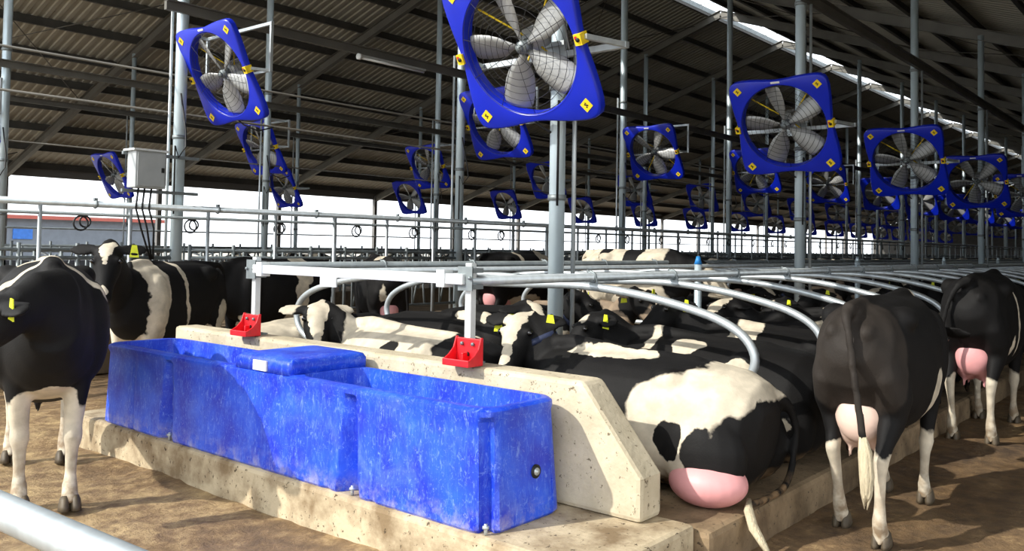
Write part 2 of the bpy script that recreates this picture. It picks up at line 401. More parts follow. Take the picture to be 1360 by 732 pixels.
# electrical cabinet on the feed fence column
cb = empty('control_cabinet', (5.42, 10.41, 2.3)); tag(cb, 'grey metal control cabinet bracketed to the column by the feed fence', 'cabinet')
MB().box(-.20, .2, 0, .22, 0, .46).obj('body', GREYBOX, cb, bevel=.01)
MB().box(-.18, .18, -.012, 0, .02, .44).obj('door', GREYBOX, cb, bevel=.004)
MB().box(-.24, .22, -.03, .25, .46, .485).obj('cover', WHITE_ST, cb)
MB().box(.13, .16, -.03, -.012, .2, .26).obj('latch', BLACKP, cb)
for z in (-.03, .44):
    m = MB(); m.bar((-.25, .245, z), (.78, .245, z), .04, .04); m.obj('bracket', GALV_D, cb)
m = MB()
for dx in (-.08, 0, .09): m.tube([(dx, .15, 0), (dx-.02, .16, -.25), (dx+.1, .25, -.5), (dx*.2+.2, .3, -.9)], .012, 6)
m.obj('cable', BLACKHOSE, cb)

# high water pipe and its posts along the near feed fence
hp = empty('feed_fence_pipe', (0, 10.62, 0)); tag(hp, 'long galvanised pipe carried on short posts along the near feed fence', 'pipe')
MB().cyl((1.5, 0, 2.075), (X1, 0, 2.075), .04, 12).obj('top_pipe', GALV, hp)
MB().cyl((1.5, .0, 1.95), (X1, .0, 1.95), .02, 8).obj('lower_pipe', GALV_D, hp)
for i in range(14):
    x = 4.84+1.65*i; m = MB(); m.torus((x, 0, 2.075), .046, .012, 'x', 14, 6); m.box(x-.02, x+.02, -.02, .02, 2.115, 2.15); m.obj('pipe_clamp', GALV_D, hp)
k = 0
for i in range(60):
    x = 3.14+1.07*i
    MB().cyl((x, 0, 0), (x, 0, 2.05), .033 if i % 5 == 0 else .024, 8).obj('post', GALV, hp); k += 1
rnd = random.Random(5)
for i in range(26):
    x = 4.6+i*1.35+rnd.uniform(-.3, .3)
    m = MB(); m.torus((x, 0, 1.84), .085, .011, 'y', 16, 5); m.torus((x+.06, .02, 1.86), .065, .011, 'y', 16, 5)
    m.obj('hose_coil', BLACKHOSE, hp)

# headlock fences
def headlock_mesh(n=8):
    m = MB(); W = 5.3; s = W/n
    for z, r in ((.62, .024), (1.42, .024), (1.52, .02)): m.cyl((0, 0, z), (W, 0, z), r, 8)
    for k in range(n+1): m.cyl((k*s, 0, .45), (k*s, 0, 1.6), .024, 8)
    for k in range(n):
        x = k*s
        m.cyl((x+s*.28, .03, .62), (x+s*.28, .03, 1.5), .018, 6)
        m.tube([(x+s*.72, .03, .62), (x+s*.66, .03, .95), (x+s*.74, .03, 1.2), (x+s*.74, .03, 1.5)], .018, 6)
        m.tube([(x+s*.34, .05, .66), (x+s*.46, .05, 1.0), (x+s*.66, .05, 1.46)], .016, 6)
    return m
hm = headlock_mesh().mesh('headlock_panel', GALV_D)
for y, nm in ((10.8, 'near'), (16.8, 'far')):
    for i, x in enumerate(XI):
        o = bpy.data.objects.new('headlock_panel', hm); COL.objects.link(o); o.location = (x-5.35+.1, y, 0)
        if i < 4: tag(o, '%s panel of galvanised headlocks in the %s feed fence' % (ORD[i], nm), 'fence panel', 'headlock panels of the %s fence' % nm)
        else: tag(o, 'distant panel of galvanised headlocks in the %s feed fence' % nm, 'fence panel', 'distant headlock panels of the %s fence' % nm)
    c = MB().box(X0, X1, y-.11, y+.11, 0, .48).obj('feed_curb', DARKC, bevel=.02)
    tag(c, 'long soiled concrete curb under the %s headlock fence' % nm, 'curb')

# ------------------------------------------------------------------ stall block
pl = MB().box(3.2, 4.119, 2.16, 7.35, -.05, .23).obj('trough_plinth', CURBC, bevel=.03)
tag(pl, 'low stained concrete plinth carrying the blue water trough', 'plinth')
bed = MB().box(4.121, X1-.1, 2.08, 7.3, -.05, .2).obj('stall_platform', BEDC, bevel=.035)
tag(bed, 'long raised concrete platform on which the near cows lie', 'platform')
bed2 = MB().box(4.6, X1-.1, 20.4, 25.8, -.05, .2).obj('stall_platform', BEDC, bevel=.035)
tag(bed2, 'long raised concrete platform of the far stall block', 'platform')
m = MB()
prof = [(2.36, .231), (2.36, .46), (2.74, .92), (7.0, .92), (7.0, .231)]
vs = [(3.90, y, z) for y, z in prof]+[(4.118, y, z) for y, z in prof]
m.add(vs, [(0, 1, 2, 3, 4), (9, 8, 7, 6, 5)]+[(i, (i+5), ((i+1) % 5)+5, (i+1) % 5) for i in range(5)])
w = m.obj('dividing_wall', WALLC, bevel=.028)
tag(w, 'cream cast concrete wall with a sloped end behind the blue trough', 'wall')

# white posts, square beam
def post(y, top, lab):
    p = empty('square_post', (4.0, y, .92)); tag(p, lab, 'post', 'white posts on the concrete wall')
    MB().box(-.025, .025, -.025, .025, 0, top-.92).obj('shaft', WHITE_ST, p, bevel=.004)
    MB().box(-.07, .07, -.07, .07, 0, .012).obj('base_plate', GALV_D, p)
    m = MB(); m.box(-.05, .05, -.06, .06, top-.92-.16, top-.92-.13); m.box(-.05, .05, -.06, .06, top-.92-.06, top-.92-.03)
    m.box(-.055, -.045, -.06, .06, top-.92-.17, top-.92-.02); m.obj('clamp', GALV_D, p)
    for s in (-1, 1): MB().cyl((-.07, s*.045, top-1.01), (-.04, s*.045, top-1.01), .012, 6).obj('bolt', GALV_D, p)
    return p
post(5.96, 1.53, 'white square steel post with a clamp above the far red salt holder')
post(3.66, 1.54, 'white square steel post with a clamp above the near red salt holder')
bm_ = empty('square_beam', (3.95, 3.66, 1.44)); tag(bm_, 'white square steel beam joining the two posts on the wall', 'beam')
MB().box(-.03, .03, -.0, 2.24, -.033, .033).obj('tube', WHITE_ST, bm_, bevel=.005)
for y in (.18, 2.14): MB().box(-.042, .042, y-.035, y+.035, -.055, .055).obj('bracket', WHITE_ST, bm_, bevel=.004)
MB().box(-.042, -.031, 1.2, 1.38, -.10, -.03).obj('gusset_plate', WHITE_ST, bm_)

# stall rails
for nm, y, z, r, mt in (('near', 3.66, 1.43, .032, GALV), ('middle', 5.35, 1.43, .026, GALV), ('rear', 5.95, 1.46, .032, GALV_D)):
    o = MB().cyl((3.98, y, z), (X1, y, z), r, 12).obj('stall_rail', mt)
    tag(o, '%s long galvanised rail running over the stall dividers' % nm, 'rail')
# dividers
def smooth_path(pts, sub=6):
    P = [Vector(p) for p in pts]; out = []
    for i in range(len(P)-1):
        a = P[max(i-1, 0)]; b = P[i]; c = P[i+1]; d = P[min(i+2, len(P)-1)]
        for k in range(sub):
            t = k/sub
            out.append(.5*((2*b)+(-a+c)*t+(2*a-5*b+4*c-d)*t*t+(-a+3*b-3*c+d)*t**3))
    out.append(P[-1]); return out
half = [(0, 1.35), (-.5, 1.355), (-1.05, 1.365), (-1.55, 1.32), (-1.95, 1.245), (-2.2, 1.17), (-2.36, 1.07), (-2.42, .94), (-2.36, .80), (-2.2, .71), (-1.95, .67), (-1.4, .66), (-.6, .68), (0, .7)]
def divider_parts(n):
    m = MB()
    for s in (1, -1): m.tube(smooth_path([(0, s*y, z) for y, z in half], 4), .03, n)
    return m
def clamp_mb(y, z):
    m = MB(); m.torus((0, y, z-.035), .048, .010, 'x', 14, 6); m.torus((.0, y, z), .04, .01, 'x', 12, 6); m.cyl((0.0, y-.03, z), (0.0, y+.04, z+.05), .01, 6)
    return m
dm_near = divider_parts(12).mesh('divider_tube', GALV); dm_far = divider_parts(6).mesh('divider_tube', GALV)
cl_me = [clamp_mb(-1.14, 1.43).mesh('clamp', GALV_D), clamp_mb(1.15, 1.46).mesh('clamp', GALV_D)]
for i in range(72):
    x = 5.32+1.2*i
    if i < 12:
        d = empty('stall_divider', (x, 4.8, 0)); 
        tag(d, '%s bent tube stall divider counted from the concrete wall' % ORD[i], 'stall divider', 'stall dividers of the near block')
        o = bpy.data.objects.new('divider_tube', dm_near); COL.objects.link(o); o.parent = d
        for cm in cl_me: o = bpy.data.objects.new('clamp', cm); COL.objects.link(o); o.parent = d
    else:
        o = bpy.data.objects.new('stall_divider', dm_far); COL.objects.link(o); o.location = (x, 4.8, 0)
        tag(o, 'bent tube stall divider deep in the near block', 'stall divider', 'distant dividers of the near block')
for i in range(60):
    o = bpy.data.objects.new('stall_divider', dm_far); COL.objects.link(o); o.location = (6+1.3*i, 23.1, 0)
    tag(o, 'bent tube stall divider in the far stall block', 'stall divider', 'dividers of the far block')
for y, z in ((22.0, 1.43), (24.2, 1.46)):
    o = MB().cyl((5, y, z), (X1, y, z), .032, 8).obj('stall_rail', GALV_D); tag(o, 'galvanised rail over the far stall block at %s side' % ('its near' if y < 23 else 'its far'), 'rail')
for i in range(9):
    x = 9.0+5.45*i
    p = empty('rail_post', (x, 4.72, .2)); tag(p, '%s short galvanised post between the head-to-head stalls' % ORD[i], 'post', 'short posts under the stall rails')
    MB().cyl((0, 0, 0), (0, 0, 1.28), .042, 14).obj('shaft', COLUMN, p)
    MB().cyl((0, 0, 1.28), (0, 0, 1.37), .046, 14, .02).obj('cap', BLUECAP if i == 0 else COLUMN, p)

# red salt holders
def salt(y, lab):
    h = empty('salt_holder', (3.905, y, .925)); h.scale = (.8, .74, .84); tag(h, lab, 'salt lick holder', 'red salt holders on the wall')
    m = MB()
    m.box(.02, .045, -.13, .13, 0, .19); m.box(-.10, .045, -.13, .13, 0, .022)
    for s in (-1, 1):
        y0 = s*.13; y1 = s*.145
        a = [(.045, 0), (-.11, 0), (-.12, .045), (-.06, .075), (-.01, .12), (.02, .2), (.045, .2)]
        vs = [(x, y0, z) for x, z in a]+[(x, y1, z) for x, z in a]; n = len(a)
        m.add(vs, [tuple(range(n)), tuple(range(2*n-1, n-1, -1))]+[(i, (i+1) % n, (i+1) % n+n, i+n) for i in range(n)])
    m.box(-.125, -.105, -.145, .145, 0, .05)
    m.box(-.05, .02, -.012, .012, .02, .09)
    m.obj('tray', RED, h, bevel=.006)
    for s in (-1, 1): MB().cyl((.0, s*.06, .15), (.022, s*.06, .15), .014, 8).obj('screw', GALV_D, h)
    m = MB(); m.cyl((.0, .0, .075), (.022, .0, .075), .018, 10); m.obj('hole', BLACKP, h)
    return h
salt(5.90, 'red plastic salt holder at the foot of the farther white post')
salt(3.60, 'red plastic salt holder at the foot of the nearer white post')

# ------------------------------------------------------------------ blue trough
def rrect(x0, x1, y0, y1, r, z, n=7, sub=0.05):
    pts = []
    cs = [(x1-r, y0+r, -pi/2), (x1-r, y1-r, 0), (x0+r, y1-r, pi/2), (x0+r, y0+r, pi)]
    for ci, (cx, cy, a0) in enumerate(cs):
        for k in range(n+1):
            a = a0+pi/2*k/n; pts.append((cx+r*cos(a), cy+r*sin(a)))
    out = []
    for i in range(len(pts)):
        a = pts[i]; b = pts[(i+1) % len(pts)]; L_ = math.hypot(b[0]-a[0], b[1]-a[1]); q = NS[i] if i in NS else 1
        for k in range(q): out.append(Vector((a[0]+(b[0]-a[0])*k/q, a[1]+(b[1]-a[1])*k/q, z)))
    return out
NS = {7: 90, 23: 180, 15: 14, 31: 14}
tk = empty('water_trough', (0, 0, 0))
tag(tk, 'long scratched blue plastic water trough standing against the cream wall', 'trough')
TY0, TY1, TX0, TX1 = 2.80, 6.86, 3.215, 3.86
def groove(y, z):
    d = 0
    h = (.84-z)/.61
    for gy, wd, dp in ((5.86, .06, .10), (3.86, .06, .10), (6.35, .02, .010), (4.72, .018, .006), (4.05, .02, .012), (3.66, .02, .012)):
        ww = wd*(.5+.7*h); dd = dp*(.35+.9*h)
        t = abs(y-gy)/ww
        if t < 1.4: d = max(d, dd*(1-min(1, max(0, t-.4))))
    return d
rings = []
for k, z in enumerate([.23, .245, .27, .33, .40, .50, .60, .70, .77, .80, .825, .838, .84]):
    tp = .035*(z-.23)/.61; ins = {0: .012, 1: .0, 11: .006, 12: .02}.get(k, 0)
    lip = -.012 if .79 < z < .835 else 0
    rg = rrect(TX0+tp*.5+ins+lip, TX1-tp-ins, TY0+tp+ins+lip, TY1-tp*.6-ins-lip, .12, z)
    out = []
    for p in rg:
        q = p.copy()
        if p.x < TX0+.06 and TY0+.15 < p.y < TY1-.1 and z < .80: q.x += groove(p.y, z)
        for cy_, cx_ in ((TY0+.12, TX0+.12),):
            dd = (Vector((p.x, p.y))-Vector((cx_, cy_))).length
            if dd < .15 and z < .79: q += Vector((.045, .045, 0))*(.4+.8*(.84-z)/.61)*max(0, 1-abs(math.atan2(p.y-cy_, p.x-cx_)+pi*.75)/.42 if abs(math.atan2(p.y-cy_, p.x-cx_)+pi*.75) < .42 else 0)
        out.append(q)
    rings.append(out)
body = MB(); body.skin(rings, True); shell = body.obj('shell', TANK, tk)
NS = {7: 1, 23: 1}
def cutter(x0, x1, y0, y1, zb):
    c = MB(); c.skin([rrect(x0+.05, x1-.05, y0+.06, y1-.06, .06, zb), rrect(x0+.02, x1-.02, y0+.02, y1-.02, .08, zb+.1), rrect(x0, x1, y0, y1, .1, .81), rrect(x0-.012, x1+.012, y0-.012, y1+.012, .11, .95)], True)
    return c.obj('cut', TANK)
cuts = [cutter(3.285, 3.79, 2.88, 4.42, .45), cutter(3.285, 3.79, 5.06, 6.76, .5)]
for c in cuts:
    b = shell.modifiers.new('b', 'BOOLEAN'); b.object = c; b.operation = 'DIFFERENCE'; b.solver = 'EXACT'
dg = bpy.context.evaluated_depsgraph_get(); me = bpy.data.meshes.new_from_object(shell.evaluated_get(dg))
shell.modifiers.clear(); shell.data = me
for c in cuts: bpy.data.objects.remove(c)
try: me.set_sharp_from_angle(angle=radians(35))
except Exception: pass
NS = {7: 4, 23: 4}
m = MB()
m.skin([rrect(3.225, 3.845, 4.43, 5.03, .03, .835), rrect(3.225, 3.845, 4.43, 5.03, .03, .90), rrect(3.24, 3.835, 4.445, 5.0, .035, .925), rrect(3.29, 3.80, 4.50, 4.95, .04, .937), rrect(3.36, 3.76, 4.56, 4.90, .04, .94)], True)
m.obj('valve_cover', TANK, tk)
MB().box(3.212, 3.224, 4.66, 4.80, .842, .905).obj('label_plate', WHITEP, tk)['label'] = 'white square label'
m = MB()   # moulded rectangle
for a, b in (((4.62, .36), (5.0, .36)), ((5.0, .36), (5.0, .55)), ((5.0, .55), (4.62, .55)), ((4.62, .55), (4.62, .36))):
    m.bar((3.219+.017*(a[1]-.23)/.61, a[0], a[1]), (3.219+.017*(b[1]-.23)/.61, b[0], b[1]), .008, .008)
m.obj('moulded_panel', TANK, tk)
m = MB(); m.cyl((3.60, 2.806, .48), (3.60, 2.83, .48), .036, 18); m.obj('drain_socket', BLACKP, tk)
m = MB(); m.cyl((3.60, 2.800, .48), (3.60, 2.82, .48), .020, 10); m.cyl((3.60, 2.796, .48), (3.60, 2.81, .48), .010, 8); m.obj('drain_plug', GALV, tk)
for (x, y) in ((3.265, 2.86), (3.26, 3.86), (3.26, 5.86)):
    m = MB(); m.cyl((x-.02, y-.02, .232), (x-.02, y-.02, .285), .009, 8); m.cyl((x-.02, y-.02, .262), (x-.02, y-.02, .275), .018, 6); m.obj('anchor_bolt', GALV, tk)
m = MB()
for a, b in (((3.62, .30), (3.74, .30)), ((3.74, .30), (3.74, .42))):
    m.bar((a[0], 2.802+.03*(a[1]-.23)/.61, a[1]), (b[0], 2.802+.03*(b[1]-.23)/.61, b[1]), .008, .008)
m.obj('moulded_corner', TANK, tk)
for k, (y0, y1) in enumerate(((2.9, 4.4), (5.08, 6.74))):
    m = MB(); m.box(3.30, 3.775, y0, y1, .60, .70); m.obj('water', WATER, tk)

# foreground gate rail, right by the camera
o = MB().cyl((.935, .2, 1.0), (.725, 4.6, 1.0), .040, 28).obj('gate_rail', GALV); 
gr = empty('pipe_gate', (.845, .0, 0)); tag(gr, 'pale galvanised pipe gate rail crossing the bottom corner in front', 'gate')
o.parent = gr; o.matrix_parent_inverse = Matrix.Translation((-.845, 0, 0))
MB().cyl((-.12, 4.6, -.02), (-.12, 4.6, 1.05), .045, 16).obj('gate_post', GALV, gr)
MB().cyl((.09, .2, -.02), (.09, .2, 1.05), .045, 16).obj('gate_post', GALV, gr)
# ------------------------------------------------------------------ fans
TILT = radians(27)
FS = 1.32
def fan_frame_mb(n=96, lip=True):
    m = MB(); out = []; inn = []
    for i in range(n):
        a = 2*pi*i/n; c, s_ = cos(a), sin(a)
        h = FS/2; ex = 11.0
        r = h/((abs(c)**ex+abs(s_)**ex)**(1/ex))
        p = .034*(abs(cos(2*a))**3)          # sides drawn in at the middle
        r -= p
        out.append((c*r, s_*r)); inn.append((c*.566, s_*.566))
    R = lambda arr, x, k=1.0: [Vector((x, y*k, z*k)) for y, z in arr]
    m.skin([R(out, -.040, .99), R(out, -.030), R(out, .035), R(out, .040, .99), R(inn, .045, 1.03), R(inn, .075, 1.005), R(inn, .075, .99), R(inn, .0, .985), R(inn, -.035, .993), R(inn, -.046, 1.012), R(out, -.046, .975)], False, closed=True)
    return m
def blade_mb(ang):
    m = MB(); rs = [.07, .11, .16, .23, .32, .41, .49, .525, .54]; ch = [.055, .08, .135, .215, .255, .265, .255, .235, .19]
    e = Vector((0, -cos(ang), sin(ang))); tn = Vector((0, sin(ang), cos(ang))); xx = Vector((1, 0, 0)); vs = []
    for side in (0, 1):
        for r, c in zip(rs, ch):
            tw = radians(34-24*r)
            for k in range(5):
                q = k/4-.5; cam = .02*(1-4*q*q)
                p = e*(r+(.02*q))+tn*(c*q*cos(tw))+xx*(c*q*sin(tw)-cam+side*.004+.05)
                vs.append(p)
    n = len(rs)*5; fs = []
    for side in (0, 1):
        for i in range(len(rs)-1):
            for k in range(4):
                a = side*n+i*5+k; fs.append((a, a+1, a+6, a+5) if side else (a, a+5, a+6, a+1))
    for i in range(len(rs)-1):
        for k in (0, 4): a = i*5+k; fs.append((a, a+5, a+5+n, a+n))
    for i in (0, len(rs)-1):
        for k in range(4): a = i*5+k; fs.append((a, a+1, a+1+n, a+n))
    m.add(vs, fs, True); return m
def guard_mb():
    m = MB(); 
    for k in range(9):
        R_ = .06+k*.062; x = -.085+.03*(k/8)**2
        m.torus((x, 0, 0), R_, .0027, 'x', 40, 4)
    for k in range(10):
        a = 2*pi*k/10+.3; pts = []
        for j in range(7):
            r = .05+.50*j/6; pts.append((-.087+.03*(r/.55)**2, r*cos(a), r*sin(a)))
        m.tube(pts, .0028, 4)
    return m
BLA = [173, 101, 29, -43, -115]
FM = {}
def build_meshes():
    FM['frame'] = fan_frame_mb().mesh('frame', FANBLUE)
    try: FM['frame'].set_sharp_from_angle(angle=radians(35)); FM['frame'].polygons.foreach_set('use_smooth', [True]*len(FM['frame'].polygons))
    except Exception: pass
    for i, a in enumerate(BLA): FM['blade%d' % i] = blade_mb(radians(a)).mesh('blade', BLADE)
    FM['guard'] = guard_mb().mesh('wire_guard', WIRE)
    m = MB(); m.cyl((.0, 0, 0), (.11, 0, 0), .055, 16); m.cyl((-.03, 0, 0), (0, 0, 0), .03, 12)
    for a in BLA:
        q = radians(a); m.bar((.05, 0, 0), (.05, -cos(q)*.15, sin(q)*.15), .035, .006, (1, 0, 0))
    FM['hub'] = m.mesh('hub', GALV_D)
    m = MB(); m.cyl((.11, 0, -.0), (.34, 0, -.0), .085, 16); m.box(.14, .3, -.05, .05, .08, .12); FM['motor'] = m.mesh('motor', GREYBOX)
    for i, a in enumerate((50, 140, 235, 318)):
        q = radians(a); e = Vector((0, -cos(q), sin(q)))
        m = MB(); m.tube([Vector((.2, 0, 0))+e*.07, Vector((.13, 0, 0))+e*.57], .009, 6); FM['strut%d' % i] = m.mesh('strut', YELLOW)
    for i, (y, z) in enumerate(((.53, .53), (-.53, .53), (-.53, -.53), (.53, -.53))):
        m = MB(); d = .060
        m.add([(-.0505, y+d*cos(k*pi/2+.15), z+d*sin(k*pi/2+.15)) for k in range(4)]+[(-.0455, y+d*cos(k*pi/2+.15), z+d*sin(k*pi/2+.15)) for k in range(4)], [(0, 1, 2, 3), (0, 4, 5, 1), (1, 5, 6, 2), (2, 6, 7, 3), (3, 7, 4, 0)])
        m.m = 1; m.bar((-.0512, y-.018, z-.004), (-.0512, y+.020, z+.008), .012, .001, (1, 0, 0)); m.bar((-.0512, y-.006, z-.02), (-.0512, y+.004, z-.010), .012, .001, (1, 0, 0)); m.bar((-.0512, y-.002, z+.016), (-.0512, y+.012, z+.020), .009, .001, (1, 0, 0))
        FM['sticker%d' % i] = m.mesh('warning_sticker', [YELLOW, BLACKP])
    for i, s in enumerate((1, -1)):
        m = MB(); m.box(-.07, .03, s*.622-.03, s*.622+.035, -.045, .045); m.m = 1; m.cyl((-.072, s*.622, 0), (-.08, s*.622, 0), .018, 8); m.m = 2; m.box(-.073, -.071, s*.622+.005, s*.622+.028, .005, .03)
        FM['pivot%d' % i] = m.mesh('pivot_plate', [YELLOW, BLACKP, REDP])
    m = MB(); m.box(-.052, -.0485, -.06, .06, .592, .618); FM['plate'] = m.mesh('rating_plate', WHITEP)
    m = MB(); m.tube([(.05, .15, -.6), (.07, .06, -.72), (.2, .0, -.86), (.45, .0, -.9)], .010, 6); FM['cable'] = m.mesh('power_cable', BLACKHOSE)
    # mount over the stalls: cross tube on the column and two forward arms
    m = MB(); m.bar((.40, -.78, 0), (.40, .78, 0), .05, .05); m.bar((.43, -.14, 0), (.43, .14, 0), .02, .16)
    for s in (1, -1): m.bar((.40, s*.76, 0), (-.02, s*.66, 0), .04, .04)
    m.bar((.40, -.16, .1), (.40, .16, .1), .04, .04)
    FM['mount_row'] = m.mesh('mount_bracket', GALV)
    # mount on the feed fence column: hanging goalpost frame
    for s_, k in ((1, 'mount_fence'), (-1, 'mount_fence_b')):
        m = MB(); m.bar((.22, .72, .60), (.22, -.78, .60), .04, .04); m.bar((.22, .72, .60), (-.2, .72, .60), .04, .04) if s_ > 0 else m.bar((.22, -.6, .60), (-.2, -.6, .60), .04, .04)
        m.bar((.22, -.76, .60), (.22, -.76, -.02), .035, .035); m.bar((.22, .72, .60), (.22, .72, -.02), .035, .035)
        for s in (1, -1): m.bar((.22, s*.74, 0), (.0, s*.66, 0), .035, .035)
        m.bar((.22, -.74, 0), (.22, .72, 0), .03, .03)
        FM[k] = m.mesh('mount_bracket', GALV)
    # far fans as one mesh
    for k, mk in (('far_row', 'mount_row'), ('far_fence', 'mount_fence')):
        m = MB(); rot = Matrix.Rotation(-TILT, 3, 'Y'); parts = []
        m2 = fan_frame_mb(32); m.m = 0; m.add([rot@Vector(v) for v in m2.v], m2.f)
        m.m = 1
        for a in BLA: m2 = blade_mb(radians(a)); m.add([rot@Vector(v) for v in m2.v], m2.f, True)
        m2 = MB(); m2.cyl((0, 0, 0), (.34, 0, 0), .08, 8); m.m = 2; m.add([rot@Vector(v) for v in m2.v], m2.f)
        m2 = MB()
        for s in (1, -1): m2.bar((.40, s*.76, 0), (-.02, s*.66, 0), .04, .04)
        m2.bar((.40, -.78, 0), (.40, .78, 0), .04, .04); m.add(m2.v, m2.f)
        FM[k] = m.mesh('fan', [FANBLUE, BLADE, GALV_D])
build_meshes()
def fan(loc, mount, label, group, detail, spin=0, near=False):
    if not detail:
        o = bpy.data.objects.new('ventilation_fan', FM['far_row' if mount == 'mount_row' else 'far_fence']); COL.objects.link(o); o.location = loc
        return tag(o, label, 'fan', group)
    f = empty('ventilation_fan', loc); tag(f, label, 'fan', group)
    def part(nm, key, rot=True, rx=0):
        o = bpy.data.objects.new(nm, FM[key]); COL.objects.link(o); o.parent = f
        if rot: o.rotation_euler = (0, -TILT, 0)
        if rx:
            o.rotation_mode = 'QUATERNION'; o.rotation_quaternion = (Matrix.Rotation(-TILT, 3, 'Y')@Matrix.Rotation(rx, 3, 'X')).to_quaternion()
        return o
    part('frame', 'frame')
    for i in range(5): part('blade', 'blade%d' % i, True, spin)
    part('hub', 'hub', True, spin); part('motor', 'motor'); part('mount_bracket', mount, False); part('wire_guard', 'guard')
    for i in range(4): part('strut', 'strut%d' % i); part('warning_sticker', 'sticker%d' % i)
    for i in range(2): part('pivot_plate', 'pivot%d' % i)
    part('rating_plate', 'plate'); part('power_cable', 'cable')
    return f
rnd = random.Random(3)
for i, x in enumerate(XI):
    det = i < 5
    sp = 0 if i < 3 else rnd.uniform(-.5, .5)
    nm = ORD[i]
    if det:
        l1 = ['largest blue square fan on the column beside the trough wall', 'blue square fan on the second column of the near stall row', 'blue square fan on the third column of the near stall row', 'blue square fan on the fourth column of the near stall row', 'blue square fan on the fifth column of the near stall row'][i]
        l2 = ['tilted blue square fan above the grey control cabinet', 'tilted blue square fan on the second column of the near feed fence', 'tilted blue square fan on the third column of the near feed fence', 'tilted blue square fan on the fourth column of the near feed fence', 'tilted blue square fan on the fifth column of the near feed fence'][i]
        l3 = 'small tilted blue fan on the %s column of the far feed fence' % nm
        l4 = 'small blue fan on the %s column of the far stall row' % nm
    else:
        l1, l2, l3, l4 = ('distant blue fan deep in the near stall row', 'distant blue fan deep along the near feed fence', 'distant blue fan deep along the far feed fence', 'distant blue fan deep in the far stall row')
    fan((x-.53, 4.5, 3.28), 'mount_row', l1, 'fans of the near stall row', det, sp)
    fan((x+.17, 10.1, 3.82), 'mount_fence', l2, 'fans of the near feed fence', det, rnd.uniform(-.6, .6))
    fan((x+(.25 if i else -.35), 17.4, 3.84), 'mount_fence_b', l3, 'fans of the far feed fence', i < 3, rnd.uniform(-.6, .6))
    fan((x-.5, 23.1, 3.36), 'mount_row', l4, 'fans of the far stall row', i < 3, rnd.uniform(-.6, .6))

